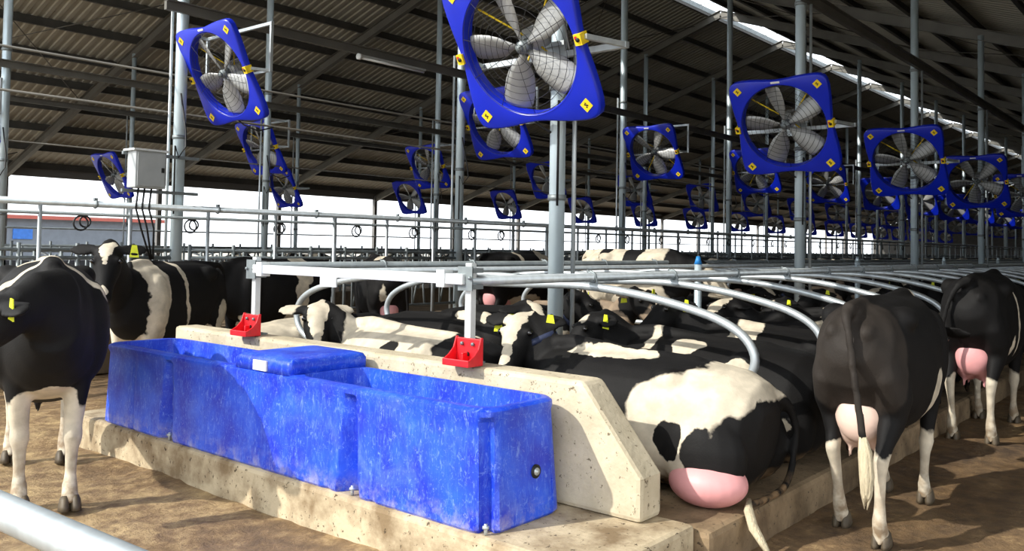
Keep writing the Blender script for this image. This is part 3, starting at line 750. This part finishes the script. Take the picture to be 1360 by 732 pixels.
# ------------------------------------------------------------------ cows
COWCOL = {'w': srgb(208, 197, 176), 'b': srgb(18, 17, 17), 'p': srgb(222, 160, 158), 'd': srgb(58, 52, 50), 't': srgb(150, 132, 112), 'g': srgb(46, 41, 37)}
def cow_mat(name, base, pats, dirt=True, dz=.46, soft=.03, hidevar=.25):
    m = bpy.data.materials.new(name); m.use_nodes = True; N = m.node_tree.nodes; L = m.node_tree.links
    b = N['Principled BSDF']; b.inputs['Roughness'].default_value = .7; b.inputs['Specular IOR Level'].default_value = .22
    tc = N.new('ShaderNodeTexCoord')
    nz = N.new('ShaderNodeTexNoise'); nz.inputs['Scale'].default_value = 5.5; nz.inputs['Detail'].default_value = 5
    L.new(tc.outputs['Object'], nz.inputs['Vector'])
    sb = N.new('ShaderNodeVectorMath'); sb.operation = 'SUBTRACT'; sb.inputs[1].default_value = (.5, .5, .5); L.new(nz.outputs['Color'], sb.inputs[0])
    sc = N.new('ShaderNodeVectorMath'); sc.operation = 'SCALE'; sc.inputs['Scale'].default_value = .16; L.new(sb.outputs[0], sc.inputs[0])
    ad = N.new('ShaderNodeVectorMath'); ad.operation = 'ADD'; L.new(tc.outputs['Object'], ad.inputs[0]); L.new(sc.outputs[0], ad.inputs[1])
    n2 = N.new('ShaderNodeTexNoise'); n2.inputs['Scale'].default_value = 9; n2.inputs['Detail'].default_value = 6; L.new(tc.outputs['Object'], n2.inputs['Vector'])
    cur = None
    rgb = N.new('ShaderNodeRGB'); rgb.outputs[0].default_value = COWCOL[base]; cur = rgb.outputs[0]
    for (cx, cy, cz, rx, ry, rz, c) in pats:
        s_ = N.new('ShaderNodeVectorMath'); s_.operation = 'SUBTRACT'; s_.inputs[1].default_value = (cx, cy, cz); L.new(ad.outputs[0], s_.inputs[0])
        mu = N.new('ShaderNodeVectorMath'); mu.operation = 'MULTIPLY'; mu.inputs[1].default_value = (1/rx, 1/ry, 1/rz); L.new(s_.outputs[0], mu.inputs[0])
        ln = N.new('ShaderNodeVectorMath'); ln.operation = 'LENGTH'; L.new(mu.outputs[0], ln.inputs[0])
        e = soft if min(rx, ry, rz) > .06 else .1
        mr = N.new('ShaderNodeMapRange'); mr.inputs[1].default_value = 1+e; mr.inputs[2].default_value = 1-e; L.new(ln.outputs['Value'], mr.inputs[0])
        mx = N.new('ShaderNodeMixRGB'); L.new(mr.outputs[0], mx.inputs[0]); L.new(cur, mx.inputs[1]); mx.inputs[2].default_value = COWCOL[c]; cur = mx.outputs[0]
    # coat tone variation
    r1 = N.new('ShaderNodeMapRange'); r1.inputs[1].default_value = .35; r1.inputs[2].default_value = .7; r1.inputs[3].default_value = 1-hidevar; r1.inputs[4].default_value = 1.12; L.new(n2.outputs['Fac'], r1.inputs[0])
    m1 = N.new('ShaderNodeMixRGB'); m1.blend_type = 'MULTIPLY'; m1.inputs[0].default_value = 1; L.new(cur, m1.inputs[1]); L.new(r1.outputs[0], m1.inputs[2]); cur = m1.outputs[0]
    if dirt:   # caked mud on the lower legs and flanks
        sp = N.new('ShaderNodeSeparateXYZ'); L.new(ad.outputs[0], sp.inputs[0])
        r2 = N.new('ShaderNodeMapRange'); r2.inputs[1].default_value = dz; r2.inputs[2].default_value = .06; r2.inputs[4].default_value = .85; L.new(sp.outputs['Z'], r2.inputs[0])
        n3 = N.new('ShaderNodeTexNoise'); n3.inputs['Scale'].default_value = 14; n3.inputs['Detail'].default_value = 8; L.new(tc.outputs['Object'], n3.inputs['Vector'])
        r3 = N.new('ShaderNodeMapRange'); r3.inputs[1].default_value = .38; r3.inputs[2].default_value = .58; L.new(n3.outputs['Fac'], r3.inputs[0])
        mm = N.new('ShaderNodeMath'); mm.operation = 'MULTIPLY'; L.new(r2.outputs[0], mm.inputs[0]); L.new(r3.outputs[0], mm.inputs[1])
        mx = N.new('ShaderNodeMixRGB'); L.new(mm.outputs[0], mx.inputs[0]); L.new(cur, mx.inputs[1]); mx.inputs[2].default_value = srgb(128, 104, 76); cur = mx.outputs[0]
    L.new(cur, b.inputs['Base Color'])
    n4 = N.new('ShaderNodeTexNoise'); n4.inputs['Scale'].default_value = 90; n4.inputs['Detail'].default_value = 4; L.new(tc.outputs['Object'], n4.inputs['Vector'])
    bp = N.new('ShaderNodeBump'); bp.inputs['Strength'].default_value = .25; bp.inputs['Distance'].default_value = .006; L.new(n4.outputs['Fac'], bp.inputs['Height']); L.new(bp.outputs[0], b.inputs['Normal'])
    return m
UDDER = mat('udder_skin', srgb(226, 160, 160), .5, var=.12, vscale=7)
UDDER_PALE = mat('pale_udder_skin', srgb(226, 196, 180), .55, var=.12, vscale=7)
SWITCH_W = mat('cream_tail_hair', srgb(214, 200, 168), .8, var=.3, vscale=30, stretch=(3, 3, .6), bump=.6, bscale=60)
SWITCH_B = mat('black_tail_hair', srgb(30, 27, 25), .8, var=.3, vscale=30, stretch=(3, 3, .6), bump=.6, bscale=60)
MUZZLE = 'd'

def remesh(mb, vox, smooth_it=7):
    o = mb.obj('tmp', []); 
    r = o.modifiers.new('r', 'REMESH'); r.mode = 'VOXEL'; r.voxel_size = vox; r.use_smooth_shade = True
    s_ = o.modifiers.new('s', 'SMOOTH'); s_.factor = .5; s_.iterations = smooth_it
    dg = bpy.context.evaluated_depsgraph_get(); me = bpy.data.meshes.new_from_object(o.evaluated_get(dg))
    bpy.data.objects.remove(o)
    me.polygons.foreach_set('use_smooth', [True]*len(me.polygons)); return me

def head_frame(poll, d):
    d = Vector(d).normalized(); sd = Vector((0, 0, 1)).cross(d)
    sd = sd.normalized() if sd.length > .05 else Vector((0, 1, 0))
    return Vector(poll), d, sd, d.cross(sd).normalized()*1.0   # u = up side of the face

def cow_body(lying, poll, hd, legs=None, tail=None, vox=.02, lie_side=1, stance=1.0):
    """local frame: x forward, y left, z up, ground at 0; returns mesh and the head frame"""
    m = MB(); P, d, sd, u = head_frame(poll, hd)
    if u.z < 0 and abs(d.z) < .95: u = -u
    if not lying:
        T = [(-.90, 1.22, .07, .09), (-.86, 1.20, .15, .17), (-.76, 1.15, .225, .26), (-.60, 1.09, .26, .335), (-.42, 1.045, .275, .385), (-.2, 1.0, .29, .425), (0, .985, .305, .44), (.2, .99, .305, .43), (.38, 1.02, .275, .405), (.55, 1.06, .225, .37), (.68, 1.10, .175, .30), (.78, 1.13, .12, .2)]
        m.loft([((x, 0, z), a, b) for x, z, a, b in T], 26, 2.35, side=(0, 1, 0))
        for s in (1, -1):
            m.ball((-.44, s*.205, 1.30), (.13, .085, .085)); m.ball((-.82, s*.095, 1.235), (.10, .055, .065))
            m.ball((.42, s*.20, 1.02), (.17, .10, .30))        # shoulder
        m.loft([((-.9, 0, 1.38), .04, .04), ((-.5, 0, 1.40), .05, .045), ((0, 0, 1.385), .05, .05), ((.45, 0, 1.41), .06, .06), ((.62, 0, 1.38), .05, .06)], 10)
        nb = (Vector((.52, 0, 1.12)), .15, .29); n1 = (Vector((.74, 0, 1.17)), .13, .235)
        L = dict(fl=0, fr=0, hl=0, hr=0); L.update(legs or {})
        for key, s in (('fl', 1), ('fr', -1)):
            o = L[key]; s0 = s; s = s*stance
            m.loft([((.44, s*.17, .98), .09, .16), ((.47+o*.15, s*.175, .78), .085, .115), ((.49+o*.3, s*.17, .62), .058, .075), ((.50+o*.6, s*.16, .47), .046, .052), ((.51+o*.75, s*.158, .41), .052, .056), ((.505+o*.85, s*.155, .34), .036, .04), ((.50+o*.95, s*.152, .20), .03, .034), ((.51+o, s*.15, .125), .041, .045), ((.54+o, s*.15, .07), .044, .052), ((.55+o, s*.15, .035), .05, .064)], 14, side=(0, 1, 0))
        for key, s in (('hl', 1), ('hr', -1)):
            o = L[key]
            m.loft([((-.62, s*.14, 1.12), .10, .22), ((-.62, s*.165, .98), .11, .235), ((-.58+o*.1, s*.18, .82), .105, .185), ((-.60+o*.25, s*.175, .69), .075, .115), ((-.69+o*.5, s*.165, .58), .048, .072), ((-.745+o*.6, s*.16, .50), .045, .062), ((-.735+o*.7, s*.155, .42), .036, .048), ((-.715+o*.85, s*.15, .26), .031, .037), ((-.71+o, s*.15, .14), .043, .047), ((-.675+o, s*.15, .075), .045, .054), ((-.66+o, s*.15, .035), .052, .068)], 14, side=(0, 1, 0))
        tl = tail or [(-.84, 0, 1.36), (-.93, 0, 1.33), (-.965, 0, 1.22), (-.965, .0, 1.0), (-.95, .0, .78), (-.945, .0, .66)]
    else:
        T = [(-.96, .36, .16, .18), (-.90, .37, .30, .30), (-.78, .38, .385, .355), (-.55, .385, .41, .385), (-.25, .385, .41, .39), (.05, .39, .405, .39), (.28, .40, .37, .38), (.46, .43, .30, .35), (.62, .47, .22, .29), (.74, .50, .13, .19)]
        m.loft([((x, 0, z), a, b) for x, z, a, b in T], 26, 2.3, side=(0, 1, 0))
        for s in (1, -1):
            m.ball((-.45, s*.27, .66), (.12, .09, .085)); m.ball((-.90, s*.11, .52), (.08, .07, .07))
            m.ball((-.70, s*.30, .27), (.26, .17, .26)); m.ball((.38, s*.24, .40), (.18, .12, .30))
        m.loft([((-.9, 0, .65), .05, .04), ((-.5, 0, .745), .06, .05), ((0, 0, .765), .05, .05), ((.42, 0, .80), .06, .06), ((.6, 0, .78), .05, .06)], 10)
        s = lie_side       # the upper hind leg folded forward on this side
        m.loft([((-.62, s*.34, .30), .17, .2), ((-.40, s*.44, .26), .13, .16), ((-.2, s*.50, .2), .09, .11), ((-.12, s*.53, .14), .07, .08)], 12)
        m.loft([((-.12, s*.54, .12), .06, .065), ((-.34, s*.58, .08), .042, .05), ((-.5, s*.56, .06), .045, .055), ((-.38, s*.66, .05), .034, .036), ((-.16, s*.70, .045), .045, .045)], 10)
        for q in (1, -1):
            m.loft([((.42, q*.22, .34), .10, .16), ((.62, q*.26, .18), .08, .1), ((.84, q*.25, .09), .06, .065)], 12)
            m.loft([((.86, q*.25, .08), .055, .06), ((.68, q*.20, .055), .036, .04), ((.52, q*.19, .05), .045, .045)], 10)
        nb = (Vector((.44, 0, .50)), .17, .29); n1 = (Vector((.66, 0, .57)), .14, .22)
        tl = tail or [(-.88, 0, .62), (-.98, -.02, .56), (-1.03, -.08, .38), (-1.03, -.13, .2), (-1.01, -.20, .08), (-.99, -.30, .055), (-.97, -.38, .055)]
    # neck
    base = n1[0]; dirn = (P-base)
    mid = base+dirn*.5+Vector((0, 0, .02))
    back = P-d*.02-u*.03
    if not lying and n1[0].z-P.z > .1: mid += Vector((0.03, 0, .03))
    side_n = (0, 1, 0) if abs(dirn.normalized().y) < .85 else None
    m.loft([(nb[0], nb[1], nb[2]), (n1[0], n1[1], n1[2]), (mid, .105, .17), (back-dirn.normalized()*.04, .09, .135), (back+dirn.normalized()*.04, .07, .10)], 20)
    # head
    H_ = [(-.07, .055, .06, 0), (-.03, .095, .10, 0), (.04, .112, .125, 0), (.12, .118, .135, -.005), (.19, .112, .13, -.01), (.27, .088, .108, -.012), (.35, .072, .09, -.012), (.42, .068, .078, -.012), (.47, .07, .07, -.012), (.51, .062, .058, -.012), (.535, .04, .038, -.012)]
    m.loft([(P+d*t+u*o-u*.05, a, b) for t, a, b, o in H_], 18, 2.2, side=sd)
    for s in (1, -1):
        m.ball(P+d*.14+sd*s*.095+u*.035, (.035, .035, .03))
        e0 = P+d*.0+sd*s*.09+u*.0; dr = (sd*s-u*.18-d*.12).normalized()
        m.loft([(e0, .035, .03), (e0+dr*.06, .062, .022), (e0+dr*.12, .078, .02), (e0+dr*.18, .062, .018), (e0+dr*.235, .025, .014)], 12, side=d)
    # tail
    pts = smooth_path(tl, 4); n = len(pts)
    m.tube(pts, [.045-.02*min(1, i/(n*.35)) for i in range(n)], 10)
    me = remesh(m, vox)
    return me, (P, d, sd, u), tl

def blaze(fr, kind):
    P, d, sd, u = fr; out = []
    f = lambda t, h, r, c='w', s=0: out.append((*(P+d*t+u*h+sd*s), r, r, r, c))
    if kind == 'wide':
        for t, r in ((-.02, .075), (.06, .085), (.14, .08), (.22, .07), (.30, .065), (.38, .06), (.45, .055)): f(t, .055, r)
    elif kind == 'wide_left':
        for t, r, s in ((-.04, .10, -.04), (.05, .10, -.045), (.13, .09, -.05), (.22, .075, -.045), (.30, .07, -.04), (.38, .065, -.035), (.46, .06, -.02)): f(t, .05, r, 'w', s)
    elif kind == 'full':
        for t, r in ((-.06, .12), (.04, .13), (.14, .12), (.24, .10), (.34, .09), (.44, .085)): f(t, .03, r)
    elif kind == 'triangle':
        for t, r in ((.0, .07), (.05, .062), (.10, .05), (.15, .036), (.19, .022)): f(t, .07, r)
    elif kind == 'star': f(.08, .08, .045)
    if kind == 'triangle_nose':
        for t, r in ((.0, .07), (.05, .062), (.10, .05), (.15, .036), (.19, .022)): f(t, .07, r)
        f(.43, .06, .062)
        out.append((*(P+d*.53-u*.06), .05, .05, .05, 'd')); return out
    out.append((*(P+d*.52-u*.05), .075, .075, .065, 'd'))
    return out

def build_cow(name, label, loc, heading, lying=False, scale=1.0, poll=None, hd=None, world_hd=None, pats=(), base='b', bz='star', legs=None, tail=None, tail_col='b', udder='pink', tags=(), collar=False, vox=.02, group=None, z=0.0, udder_at=None, lie_side=1, white_legs=True, switch_dir=None, stance=1.0):
    th = radians(heading)
    if world_hd:
        wx, wy, wz = world_hd; hd = (wx*cos(th)+wy*sin(th), -wx*sin(th)+wy*cos(th), wz)
    poll = poll or ((1.02, 0, .92) if lying else (1.16, 0, 1.40)); hd = hd or (.85, 0, -.5)
    me, fr, tl = cow_body(lying, poll, hd, legs, tail, vox, lie_side, stance)
    P, d, sd, u = fr
    ps = []
    if not lying and white_legs: ps += [(.52, 0, .22, .3, .4, .33, 'w'), (-.7, 0, .24, .3, .4, .34, 'w')]
    ps += list(pats)+blaze(fr, bz)
    mt = cow_mat(name+'_coat', base, ps, dz=.14 if lying else .46)
    me.materials.clear(); me.materials.append(mt)
    root = empty(name, (loc[0], loc[1], z), (0, 0, th)); root.scale = (scale,)*3
    tag(root, label, 'cow', group)
    o = bpy.data.objects.new('body', me); COL.objects.link(o); o.parent = root
    for s in (1, -1):
        m = MB(); m.ball(P+d*.15+sd*s*.112+u*.035, .022, 10, 7); m.obj('eye', EYE, root)
    for s, kind in tags:
        e0 = P+sd*s*.09; dr = (sd*s-u*.18-d*.12).normalized(); c = e0+dr*.12+u*.02
        m = MB(); f1 = d.cross(dr).normalized()
        dn = Vector((0, 0, -1))
        w_ = dr*.040; a = c+Vector((0, 0, .02)); bq = c+Vector((0, 0, -.09))
        nrm = w_.cross(dn).normalized()*.003
        off = f1*.022*(1 if f1.dot(Vector((0, 0, 1))) > -2 else 1)
        for sg in (1,):
            v = [a-w_*.5, a+w_*.5, bq+w_, bq-w_]
            v = [p+off for p in v]
            m.add([p+nrm for p in v]+[p-nrm for p in v], [(0, 1, 2, 3), (7, 6, 5, 4), (0, 4, 5, 1), (1, 5, 6, 2), (2, 6, 7, 3), (3, 7, 4, 0)])
        m.obj('ear_tag', {'y': YTAG, 'o': ORANGE}[kind], root)
    if collar:
        bse = Vector((.66, 0, .57)) if lying else Vector((.74, 0, 1.17)); dn_ = (P-bse); c = bse+dn_*.55; t = dn_.normalized()
        sdv = Vector((0, 0, 1)).cross(t).normalized(); m = MB(); rg = []
        for dx, k in ((-.022, 1.0), (-.022, 1.08), (.022, 1.08), (.022, 1.0)): rg.append(m.ring(c+t*dx, .112*k, .178*k, t, sdv, 24))
        m.skin(rg, True, closed=True); m.obj('collar', COLLAR, root)
    # hooves
    if not lying:
        L = dict(fl=0, fr=0, hl=0, hr=0); L.update(legs or {})
        for key, bx, s in (('fl', .56, 1), ('fr', .56, -1), ('hl', -.65, 1), ('hr', -.65, -1)):
            m = MB(); x = bx+L[key]; y = s*.15*(stance if key[0] == 'f' else 1)
            for q in (1, -1):
                m.loft([((x, y+q*.027, .0), .030, .078), ((x-.004, y+q*.027, .025), .029, .072), ((x-.012, y+q*.026, .055), .026, .060), ((x-.02, y+q*.024, .075), .02, .045)], 12, side=(0, 1, 0))
            m.obj('hoof', HOOF, root)
    # tail hair
    e = Vector(tl[-1]); e2 = Vector(tl[-2]); t = (e-e2).normalized()
    dn = Vector(switch_dir).normalized() if switch_dir else (Vector((0, 0, -1)) if not lying else t)
    if switch_dir: t = (t*.5+dn*.5)
    m = MB(); ln = .26
    rnd_ = random.Random(len(label))
    for k in range(9):
        a = 2*pi*k/9; off = Vector((cos(a), sin(a), 0))*.016 if not lying else Vector((0, cos(a), abs(sin(a))))*.012
        sp_ = off*1.4
        m.tube([e-t*.04+off*.5, e+t*.05+off*1.3, e+t*.12+dn*.06+sp_*1.1, e+t*.10+dn*(.16+rnd_.uniform(0, .04))+sp_*.9, e+t*.08+dn*(.24+rnd_.uniform(0, .05))+sp_*.3], [.014, .019, .018, .012, .003], 6)
    m.obj('tail_switch', SWITCH_W if tail_col == 'w' else SWITCH_B, root)
    # udder
    if udder:
        um = UDDER if udder == 'pink' else UDDER_PALE
        m = MB()
        if lying:
            c = Vector(udder_at or (-.66, lie_side*.36, .13)); m.ball(c, (.23, .20, .135), 22, 14)
            for q in ((.10, lie_side*.13, -.03), (-.09, lie_side*.12, -.04)): m.loft([(c+Vector(q), .024, .024), (c+Vector(q)+Vector((0, lie_side*.05, -.02)), .016, .016)], 8)
        else:
            m.ball((-.46, .06, .66), (.21, .115, .17), 20, 12); m.ball((-.46, -.06, .66), (.21, .115, .17), 20, 12); m.ball((-.62, 0, .72), (.12, .15, .17), 20, 12)
            for x in (-.56, -.36):
                for s in (1, -1): m.loft([((x, s*.075, .54), .02, .02), ((x, s*.08, .50), .016, .016), ((x, s*.08, .455), .013, .013), ((x, s*.08, .445), .006, .006)], 10, side=(0, 1, 0))
        um_me = remesh(m, .014, 4); um_me.materials.clear(); um_me.materials.append(um)
        o = bpy.data.objects.new('udder', um_me); COL.objects.link(o); o.parent = root
    return root
def copy_cow(src, label, loc, heading, z=0.0, scale=1.0, group=None):
    r = src.copy(); COL.objects.link(r); r.location = (loc[0], loc[1], z); r.rotation_euler = (0, 0, radians(heading)); r.scale = (scale,)*3
    for ch in src.children:
        c = ch.copy(); COL.objects.link(c); c.parent = r
    r['label'] = label
    if group: r['group'] = group
    elif 'group' in r: del r['group']
    return r

# --- standing cows in the foreground
A_ = build_cow('cow', 'large black standing cow with a white shoulder line at the left end of the trough', (2.50, 6.14), 250, scale=1.06,
          poll=(.90, -.20, 1.21), hd=(.05, -.9, -.45), bz='star', tags=((1, 'y'),), vox=.016,
          pats=[(.46, 0, 1.42, .035, .5, .25, 'w'), (-.25, -.05, 1.45, .28, .16, .10, 'w'), (.62, 0, .60, .20, .16, .12, 'w'), (.52, 0, .24, .3, .4, .40, 'w')], udder=None, stance=.78, legs=dict(fl=.04, fr=-.06, hl=.1, hr=-.05))
build_cow('cow', 'black and white banded cow looking over at the camera with a white forehead triangle', (4.62, 8.48), 207, scale=1.0,
          poll=(1.24, .26, 1.56), world_hd=(-.32, -.50, -.80), bz='triangle_nose', tags=((1, 'y'),), vox=.018,
          pats=[(.46, 0, 1.0, .15, .5, .8, 'w'), (.06, .0, 1.15, .035, .5, .5, 'w'), (-.66, .25, .76, .11, .2, .24, 'w'), (-.42, .2, .66, .12, .2, .12, 'w')], tail_col='w',
          tail=[(-.84, 0, 1.36), (-.95, 0, 1.38), (-1.06, 0, 1.30), (-1.08, 0, 1.1), (-1.03, 0, .9), (-1.0, 0, .7)])
build_cow('cow', 'black cow with a white loin patch sniffing the floor by the feed fence', (6.78, 9.75), 180, vox=.022,
          poll=(1.10, .08, .86), hd=(.35, 0, -.9), bz='star', udder='pale',
          pats=[(-.35, 0, 1.28, .17, .5, .22, 'w'), (-.28, .1, .95, .12, .4, .25, 'w'), (-.25, 0, .66, .30, .35, .14, 'w'), (.5, .2, .66, .1, .12, .14, 'w')])
build_cow('cow', 'black cow seen from behind with a pink udder at the near feed fence', (8.43, 9.5), 60, scale=1.03, vox=.022, poll=(1.12, 0, 1.12), hd=(.8, 0, -.6),
          pats=[(-.85, .13, .85, .10, .06, .22, 'w'), (-.35, .05, 1.42, .16, .12, .08, 'w'), (-.1, -.1, 1.4, .12, .16, .08, 'w')], tail_col='w', tail=[(-.84, 0, 1.36), (-.93, -.02, 1.33), (-.965, -.1, 1.2), (-.965, -.16, 1.0), (-.95, -.18, .78), (-.945, -.18, .66)])
build_cow('cow', 'black cow standing sideways with a cream loin beyond the white beam', (11.6, 9.55), 2, scale=1.08, vox=.024, poll=(1.14, 0, 1.05), hd=(.7, 0, -.7),
          pats=[(.55, 0, 1.3, .22, .5, .22, 'w'), (-.12, 0, 1.38, .04, .5, .3, 'w'), (0, 0, .66, .45, .4, .16, 'w')], udder='pink')
I_ = build_cow('cow', 'white cow with black saddle patches standing in a stall behind the rails', (10.62, 6.5), 270, z=.2, vox=.022, base='w', poll=(1.10, 0, 1.15), hd=(.75, 0, -.65), bz='wide',
          pats=[(-.5, -.05, 1.38, .10, .2, .30, 'b'), (.0, 0, 1.34, .15, .4, .2, 'b'), (.75, 0, 1.1, .35, .4, .45, 'b')], udder='pale')
build_cow('cow', 'muddy black cow seen from behind, tail hanging over its udder, nearest the camera at right', (5.86, 1.73), 3, scale=.965, vox=.016, poll=(1.12, -.02, 1.12), hd=(.75, 0, -.65), udder='pale', tail_col='w', tags=((1, 'y'),),
          legs=dict(hl=.18, hr=-.08, fl=.02, fr=-.12), tail=[(-.84, .0, 1.36), (-.93, -.0, 1.34), (-.975, -.03, 1.22), (-.985, -.06, 1.0), (-.98, -.09, .78), (-.97, -.11, .62)],
          pats=[(-.95, 0, 1.15, .42, .5, .5, 'g'), (.16, -.26, .72, .15, .22, .24, 'w'), (.55, 0, 1.42, .10, .1, .05, 'w'), (-.70, 0, .26, .3, .4, .32, 'w')])
build_cow('cow', 'black cow with a pink udder and thin white flank lines standing beyond the muddy cow', (9.25, 1.83), 2, scale=1.03, vox=.019, poll=(1.12, 0, 1.0), hd=(.7, 0, -.7), udder='pink', tail_col='w',
          tail=[(-.84, 0, 1.36), (-.93, .05, 1.34), (-.965, .12, 1.2), (-.975, .17, .98), (-.96, .20, .8), (-.95, .21, .7)],
          pats=[(-.15, -.28, 1.05, .03, .1, .35, 'w'), (-.3, -.26, .75, .05, .1, .14, 'w')])
build_cow('cow', 'black cow with an orange ear tag walking down the alley behind the others', (12.6, 1.55), 178, vox=.024, poll=(1.16, 0, .95), hd=(.6, 0, -.8), tags=((1, 'o'), (-1, 'o')), udder='pale', pats=[])

A_.scale = (1.12, 1.16, 1.055)
# --- lying cows, near row (heads away from the alley)
build_cow('lying_cow', 'black and white cow lying beside the wall end with a big pink udder', (4.87, 3.06), 91, lying=True, z=.2, vox=.016, poll=(.83, .05, .93), world_hd=(-.66, -.18, -.66), bz='wide_left', tags=((1, 'y'), (-1, 'y')), collar=True,
          udder='pink', udder_at=(-.74, .33, .13), lie_side=-1, tail=[(-.86, -.05, .62), (-.96, -.2, .56), (-1.0, -.31, .40), (-1.0, -.28, .20), (-1.01, -.14, .07), (-1.0, .06, .04), (-.97, .30, .04)], tail_col='w', switch_dir=(-.62, .25, -.75),
          pats=[(-.62, .28, .40, .42, .50, .34, 'w'), (-.76, -.18, .60, .26, .55, .20, 'w'), (-.53, .42, .35, .10, .2, .115, 'b'), (-1.0, -.02, .30, .42, .54, .29, 'b'), (-.86, .10, .50, .14, .16, .13, 'b'), (-.75, .34, .30, .14, .2, .13, 'b'), (.05, .10, .78, .34, .09, .07, 'w')])
H2 = build_cow('lying_cow', 'black cow with scattered white flank spots lying in the second stall', (6.02, 3.10), 91, lying=True, z=.2, vox=.018, poll=(.88, .16, .88), world_hd=(-.55, .35, -.6), tags=((1, 'y'), (-1, 'y')), udder=None, lie_side=-1,
          pats=[(.05, .20, .72, .13, .10, .12, 'w'), (.36, .1, .72, .05, .3, .16, 'w'), (-.42, .30, .60, .10, .12, .10, 'w'), (-.62, .36, .46, .13, .1, .05, 'w'), (-.75, .2, .62, .10, .07, .05, 'w'), (-.8, .36, .3, .07, .1, .08, 'w')])
H3 = build_cow('lying_cow', 'black cow with a broad white shoulder band lying in the third stall', (7.2, 3.05), 90, lying=True, z=.2, vox=.022, poll=(.92, .1, .95), hd=(.4, .75, -.5), tags=((1, 'y'), (-1, 'y')), udder=None, lie_side=-1, pats=[(.18, .1, .5, .16, .6, .45, 'w'), (-.6, 0, .74, .35, .06, .06, 'w')])
H4 = build_cow('lying_cow', 'black cow with a white face and cheek lying in the fourth stall', (8.4, 3.1), 90, lying=True, z=.2, vox=.026, poll=(.92, .1, .9), hd=(.3, .8, -.4), udder=None, lie_side=-1, bz='wide', pats=[(-.2, .1, .74, .2, .2, .08, 'w'), (.3, .2, .5, .1, .3, .2, 'w')])
# --- lying cows, far row (heads towards the near row)
build_cow('lying_cow', 'white cow with a black belly spot lying behind the wall facing the camera', (4.80, 5.05), 91, lying=True, z=.2, vox=.018, base='w', poll=(.93, .17, .89), world_hd=(-.42, -.62, -.62), bz='wide', udder=None, lie_side=-1,
          pats=[(-.78, 0, .5, .28, .6, .6, 'b'), (-.10, .38, .56, .12, .2, .19, 'b'), (.82, .26, .77, .24, .23, .30, 'b')], collar=False)
build_cow('lying_cow', 'white cow lying past the farther white post, mostly hidden by the wall', (5.98, 7.84), 10, lying=True, z=.0, vox=.026, base='w', scale=1.06, bz='star', udder=None, poll=(.95, -.3, .66), hd=(.2, -.8, -.3), lie_side=1,
          pats=[(-.75, .28, .62, .10, .12, .05, 'b'), (.95, -.2, .6, .5, .6, .6, 'b')])
P_ = build_cow('lying_cow', 'black cow with a white heart shaped forehead lying behind the near red holder', (6.02, 5.86), 270, lying=True, z=.2, vox=.02, poll=(1.06, .05, .90), world_hd=(-.45, -.75, -.6), bz='triangle', tags=((-1, 'y'),), udder=None,
          pats=[(.60, .0, .82, .10, .12, .10, 'w'), (.32, -.05, .80, .12, .12, .07, 'w')])
Q_ = build_cow('lying_cow', 'black cow with a collar tag lying right of the largest column', (7.22, 6.1), 270, lying=True, z=.2, vox=.022, poll=(1.05, -.05, .95), hd=(.7, .2, -.6), tags=((1, 'y'), (-1, 'y')), udder=None, collar=True, pats=[(.9, -.1, .55, .1, .1, .06, 'w')])
R_ = build_cow('lying_cow', 'greyish tan cow with yellow tags lying beyond the first divider', (8.42, 6.1), 270, lying=True, z=.2, vox=.022, base='t', poll=(1.02, -.1, .95), hd=(.7, -.2, -.6), tags=((1, 'y'), (-1, 'y')), udder=None, bz='star', pats=[(1.0, 0, .9, .3, .3, .3, 'b')])
ks = [(9.62, 3.1, 90, H2, 'black cow with pale spots lying in the fifth stall of the near row'),
      (10.8, 3.1, 90, H3, 'black cow with a white band lying in the sixth stall of the near row'),
      (13.2, 3.1, 90, H4, 'white faced black cow lying in the eighth stall of the near row'),
      (11.6, 6.1, 270, P_, 'black cow lying head inward beyond the blue capped post'),
      (12.9, 6.1, 270, Q_, 'collared black cow lying behind the second near column'),
      (15.3, 6.1, 270, R_, 'tan cow lying far back in the inner stalls')]
for x, y, h, src, lb in ks: copy_cow(src, lb, (x, y), h, .2, .98)
# cows eating and standing far back
B1 = build_cow('cow', 'plain black cow eating at the near feed fence past the white one', (15.6, 9.1), 92, vox=.032, poll=(1.12, 0, 1.0), hd=(.7, 0, -.7), udder='pale', pats=[(-.3, 0, 1.35, .12, .4, .1, 'w')])
B2 = build_cow('cow', 'black and white cow standing far back at the near feed fence', (18.4, 9.1), 60, vox=.032, poll=(1.12, 0, 1.2), hd=(.8, 0, -.5), udder='pale', pats=[(.2, 0, 1.2, .2, .5, .5, 'w'), (-.6, 0, 1.3, .15, .5, .2, 'w')])
rnd = random.Random(11)
for i in range(26):
    x = 20.2+i*1.75+rnd.uniform(-.3, .3)
    copy_cow(B1 if rnd.random() < .65 else B2, 'distant dark cow standing along the near feed fence', (x, 9.05+rnd.uniform(-.2, .1)), 90+rnd.uniform(-25, 25), 0, 1.0, 'distant cows at the near feed fence')
for i in range(22):
    x = 9.5+i*2.1+rnd.uniform(-.5, .5)
    copy_cow(B1 if rnd.random() < .6 else B2, 'distant dark cow standing along the far feed fence', (x, 18.6+rnd.uniform(-.1, .2)), 270+rnd.uniform(-25, 25), 0, .95, 'distant cows at the far feed fence')
for i in range(20):
    x = 15.6+i*2.4
    copy_cow(rnd.choice([H2, H3, H4]), 'distant dark cow lying in the near stall row', (x, 3.1), 90, .2, .98, 'distant cows lying in the near row')
    copy_cow(rnd.choice([P_, Q_]), 'distant dark cow lying in the inner stall row', (x+1.9, 6.1), 270, .2, .98, 'distant cows lying in the inner row')
